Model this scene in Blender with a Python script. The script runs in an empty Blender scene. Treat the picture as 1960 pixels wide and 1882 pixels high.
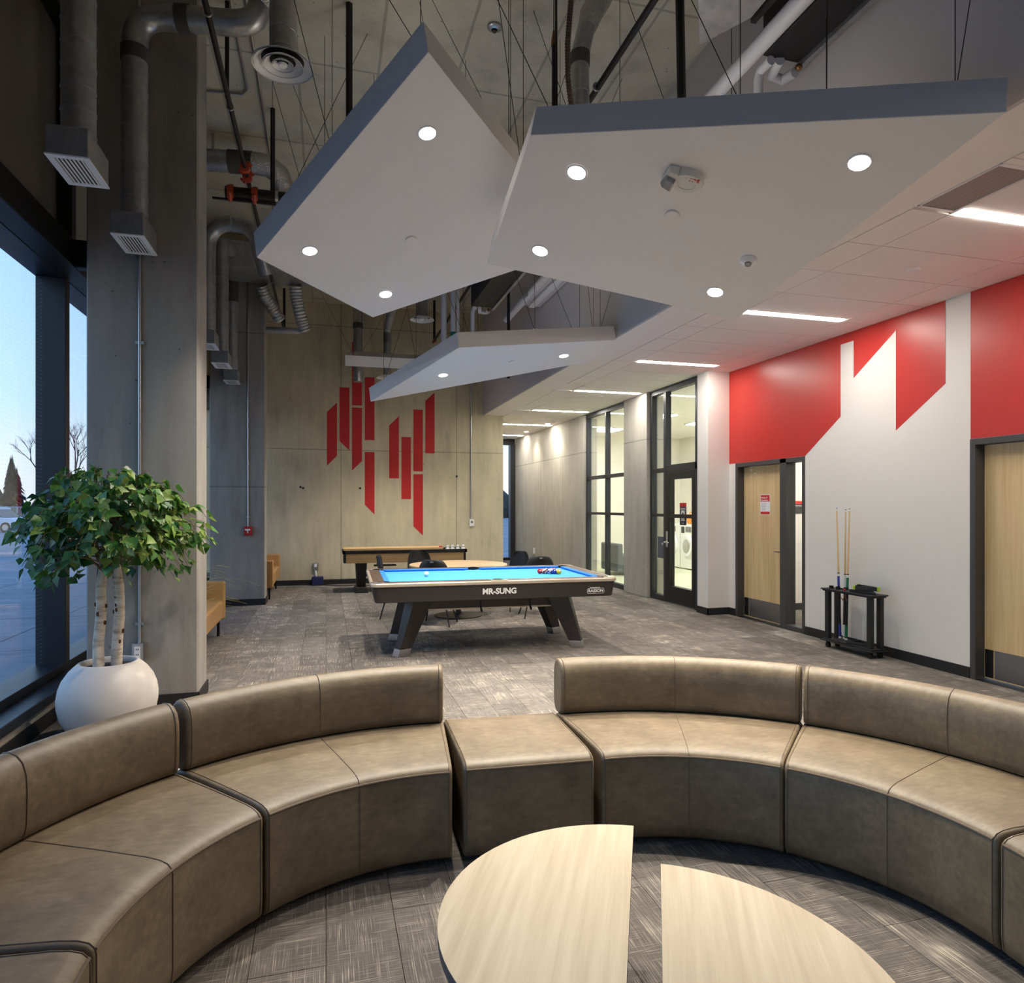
import bpy, bmesh, math, random
from mathutils import Vector, Matrix
random.seed(7)
C = bpy.context.scene.collection
SC = bpy.context.scene
PI = math.pi

# ---------------------------------------------------------------- camera
cam_d = bpy.data.cameras.new('camera'); cam = bpy.data.objects.new('camera', cam_d); C.objects.link(cam)
cam.location = (0, 0, 1.56)
cam.rotation_euler = (PI/2, 0, -math.radians(15.461))
cam_d.sensor_fit = 'HORIZONTAL'; cam_d.sensor_width = 36.0
cam_d.lens = 36.0*1286.67/1960
cam_d.shift_y = 29.06/1960
cam_d.clip_start = 0.05; cam_d.clip_end = 400
SC.camera = cam

# ---------------------------------------------------------------- view, world, light levels
SC.view_settings.view_transform = 'Standard'; SC.view_settings.look = 'None'
SC.view_settings.gamma = 1; SC.view_settings.use_curve_mapping = False
SC.view_settings.exposure = 0.32
SKY_STRENGTH = 1.38
STRIP_EMIT = 76.0
DOWN_W = 240.0
STRIP_COL = (1.0, 0.94, 0.85)
ADDED_UPLIGHT_EMIT = 20.0
DOWN_COL = (1.0, 0.90, 0.77)
SC.cycles.use_denoising = True
SC.cycles.max_bounces = 10; SC.cycles.diffuse_bounces = 6; SC.cycles.glossy_bounces = 4
SC.cycles.transparent_max_bounces = 12; SC.cycles.transmission_bounces = 6
SC.cycles.caustics_reflective = False; SC.cycles.caustics_refractive = False
SC.cycles.sample_clamp_indirect = 8.0

w = bpy.data.worlds.new('dusk_sky'); SC.world = w; w.use_nodes = True
nt = w.node_tree; nt.nodes.clear()
wo = nt.nodes.new('ShaderNodeOutputWorld'); bg = nt.nodes.new('ShaderNodeBackground')
tc = nt.nodes.new('ShaderNodeTexCoord'); sx = nt.nodes.new('ShaderNodeSeparateXYZ'); cr = nt.nodes.new('ShaderNodeValToRGB')
nt.links.new(tc.outputs['Generated'], sx.inputs[0]); nt.links.new(sx.outputs['Z'], cr.inputs[0])
el = cr.color_ramp.elements
el[0].position = 0.0; el[0].color = (0.80, 0.80, 0.80, 1)
el[1].position = 1.0; el[1].color = (0.13, 0.30, 0.72, 1)
for p, c in ((0.05, (0.74, 0.80, 0.86)), (0.13, (0.55, 0.75, 0.92)), (0.30, (0.42, 0.66, 0.93)), (0.55, (0.24, 0.47, 0.85))):
    e_ = el.new(p); e_.color = (*c, 1)
nt.links.new(cr.outputs[0], bg.inputs[0]); bg.inputs[1].default_value = SKY_STRENGTH
nt.links.new(bg.outputs[0], wo.inputs[0])

# ---------------------------------------------------------------- materials
def lin(c):
    return tuple(((x/255+0.055)/1.055)**2.4 if x/255 > 0.04045 else x/255/12.92 for x in c)

class NT:
    def __init__(s, name):
        s.m = bpy.data.materials.new(name); s.m.use_nodes = True
        s.t = s.m.node_tree; s.n = s.t.nodes
        s.b = s.n['Principled BSDF']; s.out = s.n['Material Output']
    def new(s, typ, **kw):
        nd = s.n.new(typ)
        for k, v in kw.items(): setattr(nd, k, v)
        return nd
    def link(s, a, b): s.t.links.new(a, b)
    def val(s, sock, v):
        if hasattr(v, 'is_output') or isinstance(v, bpy.types.NodeSocket): s.link(v, sock)
        else: sock.default_value = v
    def math(s, op, a, b=None, c=None, clamp=False):
        nd = s.new('ShaderNodeMath', operation=op); nd.use_clamp = clamp
        s.val(nd.inputs[0], a)
        if b is not None: s.val(nd.inputs[1], b)
        if c is not None: s.val(nd.inputs[2], c)
        return nd.outputs[0]
    def pos(s, scale=(1, 1, 1), rotz=0):
        g = s.new('ShaderNodeNewGeometry'); mp = s.new('ShaderNodeMapping')
        mp.inputs['Scale'].default_value = scale; mp.inputs['Rotation'].default_value = (0, 0, rotz)
        s.link(g.outputs['Position'], mp.inputs[0]); return mp.outputs[0]
    def obj(s, scale=(1, 1, 1), rotz=0):
        g = s.new('ShaderNodeTexCoord'); mp = s.new('ShaderNodeMapping')
        mp.inputs['Scale'].default_value = scale; mp.inputs['Rotation'].default_value = (0, 0, rotz)
        s.link(g.outputs['Object'], mp.inputs[0]); return mp.outputs[0]
    def noise(s, vec, scale, detail=3, rough=0.5):
        nd = s.new('ShaderNodeTexNoise'); nd.inputs['Scale'].default_value = scale
        nd.inputs['Detail'].default_value = detail; nd.inputs['Roughness'].default_value = rough
        s.link(vec, nd.inputs['Vector']); return nd.outputs['Fac']
    def ramp(s, fac, stops):
        nd = s.new('ShaderNodeValToRGB'); e = nd.color_ramp.elements
        e[0].position = stops[0][0]; e[0].color = (*stops[0][1], 1)
        e[1].position = stops[-1][0]; e[1].color = (*stops[-1][1], 1)
        for p, c in stops[1:-1]:
            k = e.new(p); k.color = (*c, 1)
        s.link(fac, nd.inputs[0]); return nd.outputs[0]
    def mix(s, fac, a, b, blend='MIX'):
        nd = s.new('ShaderNodeMix', data_type='RGBA', blend_type=blend)
        s.val(nd.inputs[0], fac)
        for k, v in ((6, a), (7, b)):
            if isinstance(v, tuple): nd.inputs[k].default_value = (*v[:3], 1)
            else: s.link(v, nd.inputs[k])
        return nd.outputs[2]
    def base(s, v):
        if isinstance(v, tuple): s.b.inputs['Base Color'].default_value = (*v[:3], 1)
        else: s.link(v, s.b.inputs['Base Color'])
    def rough(s, v): s.val(s.b.inputs['Roughness'], v)
    def bump(s, h, strength=0.2, dist=0.01):
        nd = s.new('ShaderNodeBump'); nd.inputs['Strength'].default_value = strength; nd.inputs['Distance'].default_value = dist
        s.link(h, nd.inputs['Height']); s.link(nd.outputs[0], s.b.inputs['Normal'])

def M(name, col, rough=0.5, metal=0.0, var=0.0, vscale=6.0, bump=0.0, bscale=80, spec=None):
    k = NT(name); c = lin(col)
    if var:
        n = k.noise(k.obj(), vscale, 4)
        a = tuple(max(0, x*(1-var)) for x in c); b = tuple(min(1, x*(1+var)) for x in c)
        k.base(k.ramp(n, [(0.3, a), (0.7, b)]))
    else: k.base(c)
    k.rough(rough); k.b.inputs['Metallic'].default_value = metal
    if spec is not None: k.b.inputs['Specular IOR Level'].default_value = spec
    if bump: k.bump(k.noise(k.obj(), bscale, 2), bump, 0.003)
    return k.m

def emit(name, col, strength):
    k = NT(name); k.base((0.8, 0.8, 0.8))
    k.b.inputs['Emission Color'].default_value = (*col, 1); k.b.inputs['Emission Strength'].default_value = strength
    return k.m

def glass_mat(name, tint=(0.93, 0.96, 0.97), refl=1.0, frit=None):
    k = NT(name); k.n.remove(k.b)
    tr = k.new('ShaderNodeBsdfTransparent'); tr.inputs[0].default_value = (*tint, 1)
    gl = k.new('ShaderNodeBsdfGlossy'); gl.inputs['Roughness'].default_value = 0.0; gl.inputs[0].default_value = (1, 1, 1, 1)
    lw = k.new('ShaderNodeLayerWeight'); lw.inputs['Blend'].default_value = 0.5     # Facing = 1-cos on both sides
    f5 = k.math('POWER', lw.outputs['Facing'], 5.0)
    f2 = k.math('MULTIPLY', k.math('ADD', 0.042, k.math('MULTIPLY', f5, 0.95)), refl, clamp=True)
    mx = k.new('ShaderNodeMixShader'); k.link(f2, mx.inputs[0]); k.link(tr.outputs[0], mx.inputs[1]); k.link(gl.outputs[0], mx.inputs[2])
    last = mx.outputs[0]
    if frit:
        g = k.new('ShaderNodeNewGeometry'); sp = k.new('ShaderNodeSeparateXYZ'); k.link(g.outputs['Position'], sp.inputs[0])
        u = k.math('SUBTRACT', k.math('FRACT', k.math('DIVIDE', sp.outputs[1], frit*1.2)), 0.5)
        v = k.math('SUBTRACT', k.math('FRACT', k.math('DIVIDE', sp.outputs[2], frit*0.55)), 0.5)
        d = k.math('SQRT', k.math('ADD', k.math('MULTIPLY', u, u), k.math('MULTIPLY', v, v)))
        dot = k.math('MULTIPLY', k.math('LESS_THAN', d, 0.11), 0.12)
        df = k.new('ShaderNodeBsdfTranslucent'); df.inputs[0].default_value = (0.8, 0.85, 0.9, 1)
        m2 = k.new('ShaderNodeMixShader'); k.link(dot, m2.inputs[0]); k.link(last, m2.inputs[1]); k.link(df.outputs[0], m2.inputs[2]); last = m2.outputs[0]
    k.link(last, k.out.inputs[0]); return k.m

def concrete(name, tone=(158, 152, 138), ulines=(), uaxis=0, vlines=(), vaxis=2, contrast=0.16, ugrid=None, vgrid=None):
    """board-finished concrete: blotches, streaks, pin holes and dark form joints at given positions"""
    k = NT(name); c = lin(tone)
    p = k.pos()
    st = k.pos((2.2, 2.2, 0.35) if vaxis == 2 else (1.2, 1.2, 1.2))
    n1 = k.noise(p, 0.9, 5, 0.6); n2 = k.noise(st, 2.6, 5, 0.62); n3 = k.noise(p, 26, 3)
    a = tuple(x*(1-contrast*1.35) for x in c); b = tuple(min(1, x*(1+contrast)) for x in c)
    f = k.math('ADD', k.math('MULTIPLY', n1, 0.45), k.math('MULTIPLY', n2, 0.45))
    f = k.math('ADD', f, k.math('MULTIPLY', n3, 0.10))
    col = k.ramp(f, [(0.33, a), (0.48, c), (0.66, b)])
    vo = k.new('ShaderNodeTexVoronoi'); vo.inputs['Scale'].default_value = 9.0; k.link(p, vo.inputs['Vector'])
    sel = k.math('GREATER_THAN', k.noise(p, 5.0, 2), 0.54)
    pit = k.math('MULTIPLY', k.math('LESS_THAN', vo.outputs['Distance'], 0.075), sel)
    col = k.mix(k.math('MULTIPLY', pit, 0.72), col, tuple(x*0.25 for x in c))
    vo2 = k.new('ShaderNodeTexVoronoi'); vo2.inputs['Scale'].default_value = 33.0; k.link(p, vo2.inputs['Vector'])
    pit2 = k.math('MULTIPLY', k.math('LESS_THAN', vo2.outputs['Distance'], 0.11), k.math('GREATER_THAN', k.noise(p, 2.1, 2), 0.52))
    col = k.mix(k.math('MULTIPLY', pit2, 0.35), col, tuple(x*0.4 for x in c))
    g = k.new('ShaderNodeNewGeometry'); sp = k.new('ShaderNodeSeparateXYZ'); k.link(g.outputs['Position'], sp.inputs[0])
    wob = k.math('MULTIPLY', k.math('SUBTRACT', k.noise(p, 7, 2), 0.5), 0.012)
    line = None
    def addline(dist, wd):
        nonlocal line
        l = k.math('LESS_THAN', k.math('ABSOLUTE', k.math('ADD', dist, wob)), wd)
        line = l if line is None else k.math('MAXIMUM', line, l)
    for axis, lines, grid in ((uaxis, ulines, ugrid), (vaxis, vlines, vgrid)):
        for x in lines: addline(k.math('SUBTRACT', sp.outputs[axis], x), 0.011)
        if grid:
            q = k.math('DIVIDE', k.math('SUBTRACT', sp.outputs[axis], grid[0]), grid[1])
            fr = k.math('SUBTRACT', k.math('FRACT', k.math('ADD', q, 0.5)), 0.5)
            addline(k.math('MULTIPLY', fr, grid[1]), 0.013)
    hgt = k.math('SUBTRACT', k.math('MULTIPLY', n3, 0.15), k.math('MULTIPLY', pit, 0.6))
    if line is not None:
        col = k.mix(k.math('MULTIPLY', line, 0.5), col, tuple(x*0.33 for x in c))
        hgt = k.math('SUBTRACT', hgt, line)
    k.base(col); k.rough(0.72); k.b.inputs['Specular IOR Level'].default_value = 0.3
    k.bump(hgt, 0.35, 0.006)
    return k.m

def carpet_mat():
    k = NT('woven_carpet_plank')
    g = k.new('ShaderNodeNewGeometry'); sp = k.new('ShaderNodeSeparateXYZ'); k.link(g.outputs['Position'], sp.inputs[0])
    X, Y = sp.outputs[0], sp.outputs[1]
    ix = k.math('FLOOR', k.math('DIVIDE', X, 0.25))
    off = k.math('FRACT', k.math('MULTIPLY', ix, 0.37))
    iy = k.math('FLOOR', k.math('ADD', Y, off))
    cb = k.new('ShaderNodeCombineXYZ'); k.link(ix, cb.inputs[0]); k.link(iy, cb.inputs[1])
    wn = k.new('ShaderNodeTexWhiteNoise', noise_dimensions='2D'); k.link(cb.outputs[0], wn.inputs['Vector'])
    wc = k.new('ShaderNodeSeparateColor'); k.link(wn.outputs['Color'], wc.inputs[0])
    # short pale threads along the plank (y) and across it (x), denser in soft patches
    ly = k.noise(k.pos((290, 4.2, 1)), 1.0, 3, 0.6); lx = k.noise(k.pos((4.2, 290, 1)), 1.0, 3, 0.6)
    big = k.noise(k.pos((1.7, 1.7, 1)), 1.0, 4, 0.65); mid = k.noise(k.pos((5.5, 5.5, 1)), 1.0, 3, 0.6)
    wy = k.math('ADD', k.math('MULTIPLY', k.math('SUBTRACT', mid, 0.5), 0.50), k.math('MULTIPLY', k.math('SUBTRACT', wc.outputs[1], 0.5), 0.10))
    ty = k.math('ADD', ly, wy); tx = k.math('SUBTRACT', lx, k.math('ADD', wy, 0.035))
    thr = k.math('MAXIMUM', ty, tx)
    tv = k.math('ADD', thr, k.math('MULTIPLY', k.math('SUBTRACT', big, 0.5), 0.22))
    d0 = lin((106, 102, 99)); d1 = lin((130, 125, 120)); d2 = lin((160, 154, 144)); d3 = lin((206, 199, 184))
    col = k.ramp(tv, [(0.48, d0), (0.58, d1), (0.65, d2), (0.76, d3)])
    tone = k.math('ADD', 0.80, k.math('MULTIPLY', wc.outputs[0], 0.36))
    vm = k.new('ShaderNodeVectorMath', operation='SCALE'); k.link(col, vm.inputs[0]); k.link(tone, vm.inputs['Scale'])
    fine = k.noise(k.pos((1, 1, 1)), 420, 2)
    c2 = k.mix(0.28, vm.outputs[0], k.ramp(fine, [(0.35, (0.02, 0.02, 0.02)), (0.65, (0.5, 0.47, 0.42))]), 'OVERLAY')
    k.base(c2); k.rough(0.95); k.b.inputs['Specular IOR Level'].default_value = 0.1
    k.bump(k.math('ADD', fine, thr), 0.5, 0.004)
    return k.m

def leather_mat():
    k = NT('bronze_brown_leather')
    n1 = k.noise(k.obj((1, 1, 1)), 5.0, 6, 0.65); n2 = k.noise(k.obj((3, 9, 9)), 5.0, 4, 0.6); n3 = k.noise(k.obj(), 30, 4, 0.6)
    f = k.math('ADD', k.math('MULTIPLY', n1, 0.5), k.math('ADD', k.math('MULTIPLY', n2, 0.3), k.math('MULTIPLY', n3, 0.2)))
    k.base(k.ramp(f, [(0.34, lin((97, 84, 67))), (0.5, lin((119, 105, 84))), (0.66, lin((141, 127, 104)))]))
    k.rough(k.math('ADD', 0.40, k.math('MULTIPLY', n3, 0.16))); k.b.inputs['Specular IOR Level'].default_value = 0.55
    k.bump(k.noise(k.obj(), 260, 3), 0.12, 0.002)
    return k.m

def wood_mat(name, c0, c1, c2, axis=1, scale=1.0, rot=0, rough=0.42):
    k = NT(name)
    s = [38*scale, 38*scale, 38*scale]; s[axis] = 1.6*scale
    v = k.obj(tuple(s), rot)
    s2 = [7*scale]*3; s2[axis] = 0.8*scale
    v2 = k.obj(tuple(s2), rot)
    n1 = k.noise(v, 1.0, 5, 0.65); n2 = k.noise(v2, 1.0, 4, 0.6)
    f = k.math('ADD', k.math('MULTIPLY', n1, 0.55), k.math('MULTIPLY', n2, 0.45))
    k.base(k.ramp(f, [(0.34, lin(c0)), (0.5, lin(c1)), (0.66, lin(c2))])); k.rough(rough)
    return k.m

def galv_mat():
    k = NT('galvanised_sheet_metal')
    vo = k.new('ShaderNodeTexVoronoi'); vo.inputs['Scale'].default_value = 24.0; k.link(k.obj(), vo.inputs['Vector'])
    n = k.noise(k.obj(), 8, 3)
    f = k.math('ADD', k.math('MULTIPLY', vo.outputs['Distance'], 0.3), k.math('MULTIPLY', n, 0.8))
    k.base(k.ramp(f, [(0.25, lin((150, 152, 156))), (0.75, lin((184, 186, 188)))]))
    k.b.inputs['Metallic'].default_value = 0.75; k.rough(k.math('ADD', 0.26, k.math('MULTIPLY', n, 0.16)))
    return k.m

def foil_mat():
    k = NT('crinkled_foil'); n = k.noise(k.obj(), 34, 4, 0.7)
    k.base(lin((205, 203, 200))); k.b.inputs['Metallic'].default_value = 0.95; k.rough(0.22); k.bump(n, 0.9, 0.02)
    return k.m

def bark_mat():
    k = NT('birch_bark'); n = k.noise(k.obj((8, 8, 40)), 1.0, 4, 0.7); n2 = k.noise(k.obj((1, 1, 1)), 14, 3)
    f = k.math('ADD', k.math('MULTIPLY', n, 0.6), k.math('MULTIPLY', n2, 0.4))
    k.base(k.ramp(f, [(0.33, lin((96, 66, 46))), (0.40, lin((186, 168, 146))), (0.55, lin((222, 212, 196)))])); k.rough(0.8); k.bump(f, 0.6, 0.006)
    return k.m

def leaf_mat(name, a, b):
    k = NT(name); n = k.noise(k.pos(), 9, 3); 
    k.base(k.ramp(n, [(0.35, lin(a)), (0.65, lin(b))])); k.rough(0.42)
    k.b.inputs['Subsurface Weight'].default_value = 0.0
    tr = k.new('ShaderNodeBsdfTranslucent'); tr.inputs[0].default_value = (*lin(b), 1)
    mx = k.new('ShaderNodeMixShader'); mx.inputs[0].default_value = 0.22
    k.link(k.b.outputs[0], mx.inputs[1]); k.link(tr.outputs[0], mx.inputs[2]); k.link(mx.outputs[0], k.out.inputs[0])
    return k.m

def perforated_mat():
    k = NT('perforated_grille_metal')
    g = k.new('ShaderNodeNewGeometry'); sp = k.new('ShaderNodeSeparateXYZ'); k.link(g.outputs['Position'], sp.inputs[0])
    u = k.math('SUBTRACT', k.math('FRACT', k.math('DIVIDE', sp.outputs[0], 0.012)), 0.5)
    v = k.math('SUBTRACT', k.math('FRACT', k.math('DIVIDE', sp.outputs[1], 0.012)), 0.5)
    d = k.math('SQRT', k.math('ADD', k.math('MULTIPLY', u, u), k.math('MULTIPLY', v, v)))
    k.base(k.mix(k.math('LESS_THAN', d, 0.3), lin((176, 166, 158)), lin((40, 37, 36)))); k.rough(0.6)
    return k.m

def paving_mat():
    k = NT('outdoor_concrete_paving'); n = k.noise(k.pos(), 0.35, 5, 0.65); n2 = k.noise(k.pos((0.6, 6, 1)), 1.0, 4)
    f = k.math('ADD', k.math('MULTIPLY', n, 0.6), k.math('MULTIPLY', n2, 0.4))
    col = k.ramp(f, [(0.35, lin((122, 126, 132))), (0.65, lin((162, 165, 170)))])
    g = k.new('ShaderNodeNewGeometry'); sp = k.new('ShaderNodeSeparateXYZ'); k.link(g.outputs['Position'], sp.inputs[0])
    for ax in (0, 1):
        q = k.math('SUBTRACT', k.math('FRACT', k.math('DIVIDE', sp.outputs[ax], 2.6)), 0.5)
        col = k.mix(k.math('MULTIPLY', k.math('LESS_THAN', k.math('ABSOLUTE', q), 0.006), 0.8), col, (0.03, 0.035, 0.045))
    k.base(col); k.rough(0.75)
    return k.m

m_white = M('white_wall_paint', (226, 222, 216), 0.6, bump=0.04, bscale=300)
m_red = M('red_wall_paint', (192, 50, 44), 0.36)
m_redc = M('red_paint_on_concrete', (186, 30, 32), 0.6, var=0.06, vscale=3)
m_grey_wall = M('grey_bulkhead_paint', (206, 203, 203), 0.65)
m_ceil = M('white_ceiling_tile', (242, 237, 231), 0.85, bump=0.05, bscale=500)
m_cloud = M('white_cloud_paint', (242, 239, 234), 0.6)
m_dark = M('dark_anodised_frame', (44, 46, 52), 0.38, 0.25)
m_framegrey = M('charcoal_painted_steel', (66, 65, 64), 0.5)
m_black = M('black_metal', (22, 21, 22), 0.45, 0.2)
m_blackpl = M('black_plastic', (24, 24, 27), 0.55)
m_basebd = M('black_rubber_base', (30, 29, 30), 0.6)
m_spand = M('dark_spandrel_panel', (120, 115, 106), 0.35)
m_pipe = M('black_steel_pipe', (46, 43, 42), 0.42, 0.6)
m_orange = M('orange_pipe_coupling', (168, 62, 34), 0.5)
m_galv = galv_mat(); m_foil = foil_mat()
m_alum = M('satin_aluminium', (196, 196, 198), 0.3, 1.0)
m_chrome = M('polished_chrome', (214, 214, 216), 0.12, 1.0)
m_tape = M('dark_duct_tape', (74, 72, 70), 0.6)
m_wpipe = M('white_pipe_jacket', (214, 214, 220), 0.4)
m_green = M('green_pipe_fitting', (16, 108, 84), 0.45)
m_brass = M('brass_fitting', (150, 110, 70), 0.35, 0.9)
m_wht = M('white_enamel', (236, 236, 238), 0.4)
m_ivory = M('ivory_plastic', (228, 226, 214), 0.45)
m_clear = M('clear_strobe_lens', (150, 150, 152), 0.15, 0.6)
m_leather = leather_mat(); m_seam = M('leather_seam_piping', (112, 97, 80), 0.4)
m_tan = M('tan_leather', (178, 136, 84), 0.42, var=0.06, vscale=4)
m_oak = wood_mat('light_oak_laminate', (184, 166, 136), (202, 186, 157), (216, 202, 176), axis=1)
m_edge = M('dark_grey_edge_band', (84, 84, 92), 0.45)
m_birch = wood_mat('birch_door_veneer', (196, 164, 112), (214, 184, 134), (226, 200, 152), axis=2, scale=0.6)
m_maple = wood_mat('maple_table_laminate', (176, 142, 92), (194, 160, 110), (206, 174, 126), axis=0, scale=0.7)
m_cue = wood_mat('pale_cue_wood', (206, 172, 120), (222, 190, 138), (232, 204, 156), axis=2)
m_steelplate = M('brushed_steel_kick_plate', (150, 150, 152), 0.34, 0.95)
m_pot = M('matte_pale_ceramic', (206, 200, 194), 0.5, var=0.03)
m_soil = M('dark_bark_mulch', (44, 36, 32), 0.9, var=0.5, vscale=60, bump=0.8, bscale=60)
m_bark = bark_mat()
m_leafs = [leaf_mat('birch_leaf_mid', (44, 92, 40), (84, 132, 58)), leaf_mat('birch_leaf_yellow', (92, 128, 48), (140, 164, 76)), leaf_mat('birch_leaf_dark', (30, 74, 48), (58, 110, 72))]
m_grass = leaf_mat('ornamental_grass_blade', (136, 142, 52), (186, 184, 88))
m_cloth = M('blue_pool_cloth', (62, 156, 226), 0.85)
m_cush = M('blue_cushion_cloth', (28, 118, 212), 0.8)
m_rail = M('dark_brown_rail', (78, 64, 56), 0.35)
m_cream = M('champagne_rail_trim', (196, 184, 166), 0.32, 0.5)
m_cab = M('black_brown_cabinet', (44, 39, 37), 0.42)
m_letter = M('white_lettering', (232, 230, 228), 0.5)
m_glass = glass_mat('clear_glass'); m_frit = glass_mat('dotted_window_glass', (0.92, 0.96, 1.0), 1.0, frit=0.055)
m_carpet = carpet_mat()
m_slab = concrete('slab_soffit_concrete', (184, 179, 164), uaxis=0, vaxis=1, ugrid=(1.204, 0.7275), vgrid=(5.006, 1.455), contrast=0.24)
m_conc_rear = concrete('rear_wall_concrete', (192, 182, 156), ulines=(0.294, 2.658), vlines=(2.705, 5.2), contrast=0.26)
m_conc_col = concrete('column_concrete', (150, 146, 140), contrast=0.27)
m_conc_colb = concrete('far_column_concrete', (150, 146, 140), vlines=(1.875, 4.307), contrast=0.25)
m_conc_right = concrete('corridor_concrete', (176, 172, 162), uaxis=1, ulines=(14.75, 16.4), vlines=(2.72,))
m_curb = concrete('curb_concrete', (160, 152, 138))
m_perf = perforated_mat(); m_pave = paving_mat()
m_strip = emit('linear_light_lens', STRIP_COL, STRIP_EMIT)
m_down = emit('downlight_lens', DOWN_COL, 60.0)
m_added_uplight = emit('added_uplight_lens', DOWN_COL, ADDED_UPLIGHT_EMIT)  # glow of the added, unseen bars that lift the slab
m_room = M('pale_laundry_wall', (236, 233, 224), 0.6)
m_vinyl = M('pale_green_vinyl', (206, 212, 178), 0.4)
m_booth = M('grey_bench_upholstery', (92, 98, 106), 0.6)
m_washer = M('white_washer_enamel', (238, 238, 236), 0.3)
m_basket = M('orange_wicker', (232, 150, 62), 0.6)
m_panelglow = emit('laundry_troffer_lens', (1.0, 0.96, 0.90), 38.0)
m_signdark = M('charcoal_sign', (58, 56, 58), 0.5); m_signred = M('red_sign', (200, 40, 36), 0.5)
m_plate = M('slate_push_plate', (86, 92, 106), 0.4)
m_printgrey = M('grey_print', (120, 120, 120), 0.7)
m_conduit = M('galvanised_conduit', (186, 188, 192), 0.3, 0.9)
m_hose = M('corrugated_copper_hose', (104, 86, 76), 0.4, 0.6)
m_pull = M('red_pull_station', (170, 24, 26), 0.4)

# ---------------------------------------------------------------- mesh helpers
class MB:
    def __init__(s): s.v = []; s.f = []; s.mi = []; s.cur = 0
    def add(s, vs, fs):
        o = len(s.v); s.v += [tuple(p) for p in vs]; s.f += [tuple(o+i for i in f) for f in fs]; s.mi += [s.cur]*len(fs); return s
    def box(s, x0, x1, y0, y1, z0, z1):
        return s.add([(x0, y0, z0), (x1, y0, z0), (x1, y1, z0), (x0, y1, z0), (x0, y0, z1), (x1, y0, z1), (x1, y1, z1), (x0, y1, z1)],
                     [(3, 2, 1, 0), (4, 5, 6, 7), (0, 1, 5, 4), (1, 2, 6, 5), (2, 3, 7, 6), (3, 0, 4, 7)])
    def loft(s, a, b):
        """prism between two polygons with the same vertex count"""
        n = len(a)
        return s.add(list(a)+list(b), [tuple(range(n-1, -1, -1)), tuple(range(n, 2*n))]+[(i, (i+1) % n, n+(i+1) % n, n+i) for i in range(n)])
    def prism(s, poly, z0, z1):
        return s.loft([(x, y, z0) for x, y in poly], [(x, y, z1) for x, y in poly])
    def rings(s, rs, closed=False, caps=True):
        n = len(rs[0]); o = []
        for r in rs: o += list(r)
        fs = []
        m = len(rs)
        for j in range(m if closed else m-1):
            a = j*n; b = ((j+1) % m)*n
            fs += [(a+i, a+(i+1) % n, b+(i+1) % n, b+i) for i in range(n)]
        if caps and not closed: fs += [tuple(range(n-1, -1, -1)), tuple((m-1)*n+i for i in range(n))]
        return s.add(o, fs)
    def tube(s, pts, r, n=10, caps=True, ell=None):
        pts = [Vector(p) for p in pts]; rs = []
        rad = r if isinstance(r, (list, tuple)) else [r]*len(pts)
        up = None
        for i, p in enumerate(pts):
            d = (pts[min(i+1, len(pts)-1)]-pts[max(i-1, 0)]).normalized()
            if up is None:
                up = Vector((0, 0, 1)) if abs(d.z) < 0.9 else Vector((1, 0, 0))
            u = d.cross(up).normalized(); v = u.cross(d).normalized(); up = v
            rs.append([p+(u*math.cos(2*PI*k/n)+v*math.sin(2*PI*k/n))*rad[i] for k in range(n)])
        return s.rings(rs, caps=caps)
    def lathe(s, prof, n=24, c=(0, 0, 0), caps=True):
        return s.rings([[(c[0]+r*math.cos(2*PI*k/n), c[1]+r*math.sin(2*PI*k/n), c[2]+z) for k in range(n)] for r, z in prof], caps=caps)
    def disc(s, c, axis, r, h, n=20, r2=None):
        c = Vector(c); a = Vector(axis).normalized(); return s.tube([c, c+a*h], [r, r if r2 is None else r2], n)
    def sphere(s, c, r, n=16, m=10, sc=(1, 1, 1)):
        rs = []
        for j in range(m+1):
            t = PI*j/m; q = max(math.sin(t), 0.002)
            rs.append([(c[0]+sc[0]*r*q*math.cos(2*PI*k/n), c[1]+sc[1]*r*q*math.sin(2*PI*k/n), c[2]-sc[2]*r*math.cos(t)) for k in range(n)])
        return s.rings(rs)
    def sweep_arc(s, c, prof, a0, a1, n):
        rs = []
        for i in range(n+1):
            t = a0+(a1-a0)*i/n
            rs.append([(c[0]+r*math.cos(t), c[1]+r*math.sin(t), z) for r, z in prof])
        return s.rings(rs)

def tag(o, label=None, cat=None, group=None, kind=None):
    if label: o['label'] = label
    if cat: o['category'] = cat
    if group: o['group'] = group
    if kind: o['kind'] = kind
    return o

def rootmat(p):
    while p.parent: p = p.parent
    return Matrix.Translation(p.location) @ p.rotation_euler.to_matrix().to_4x4()

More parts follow.
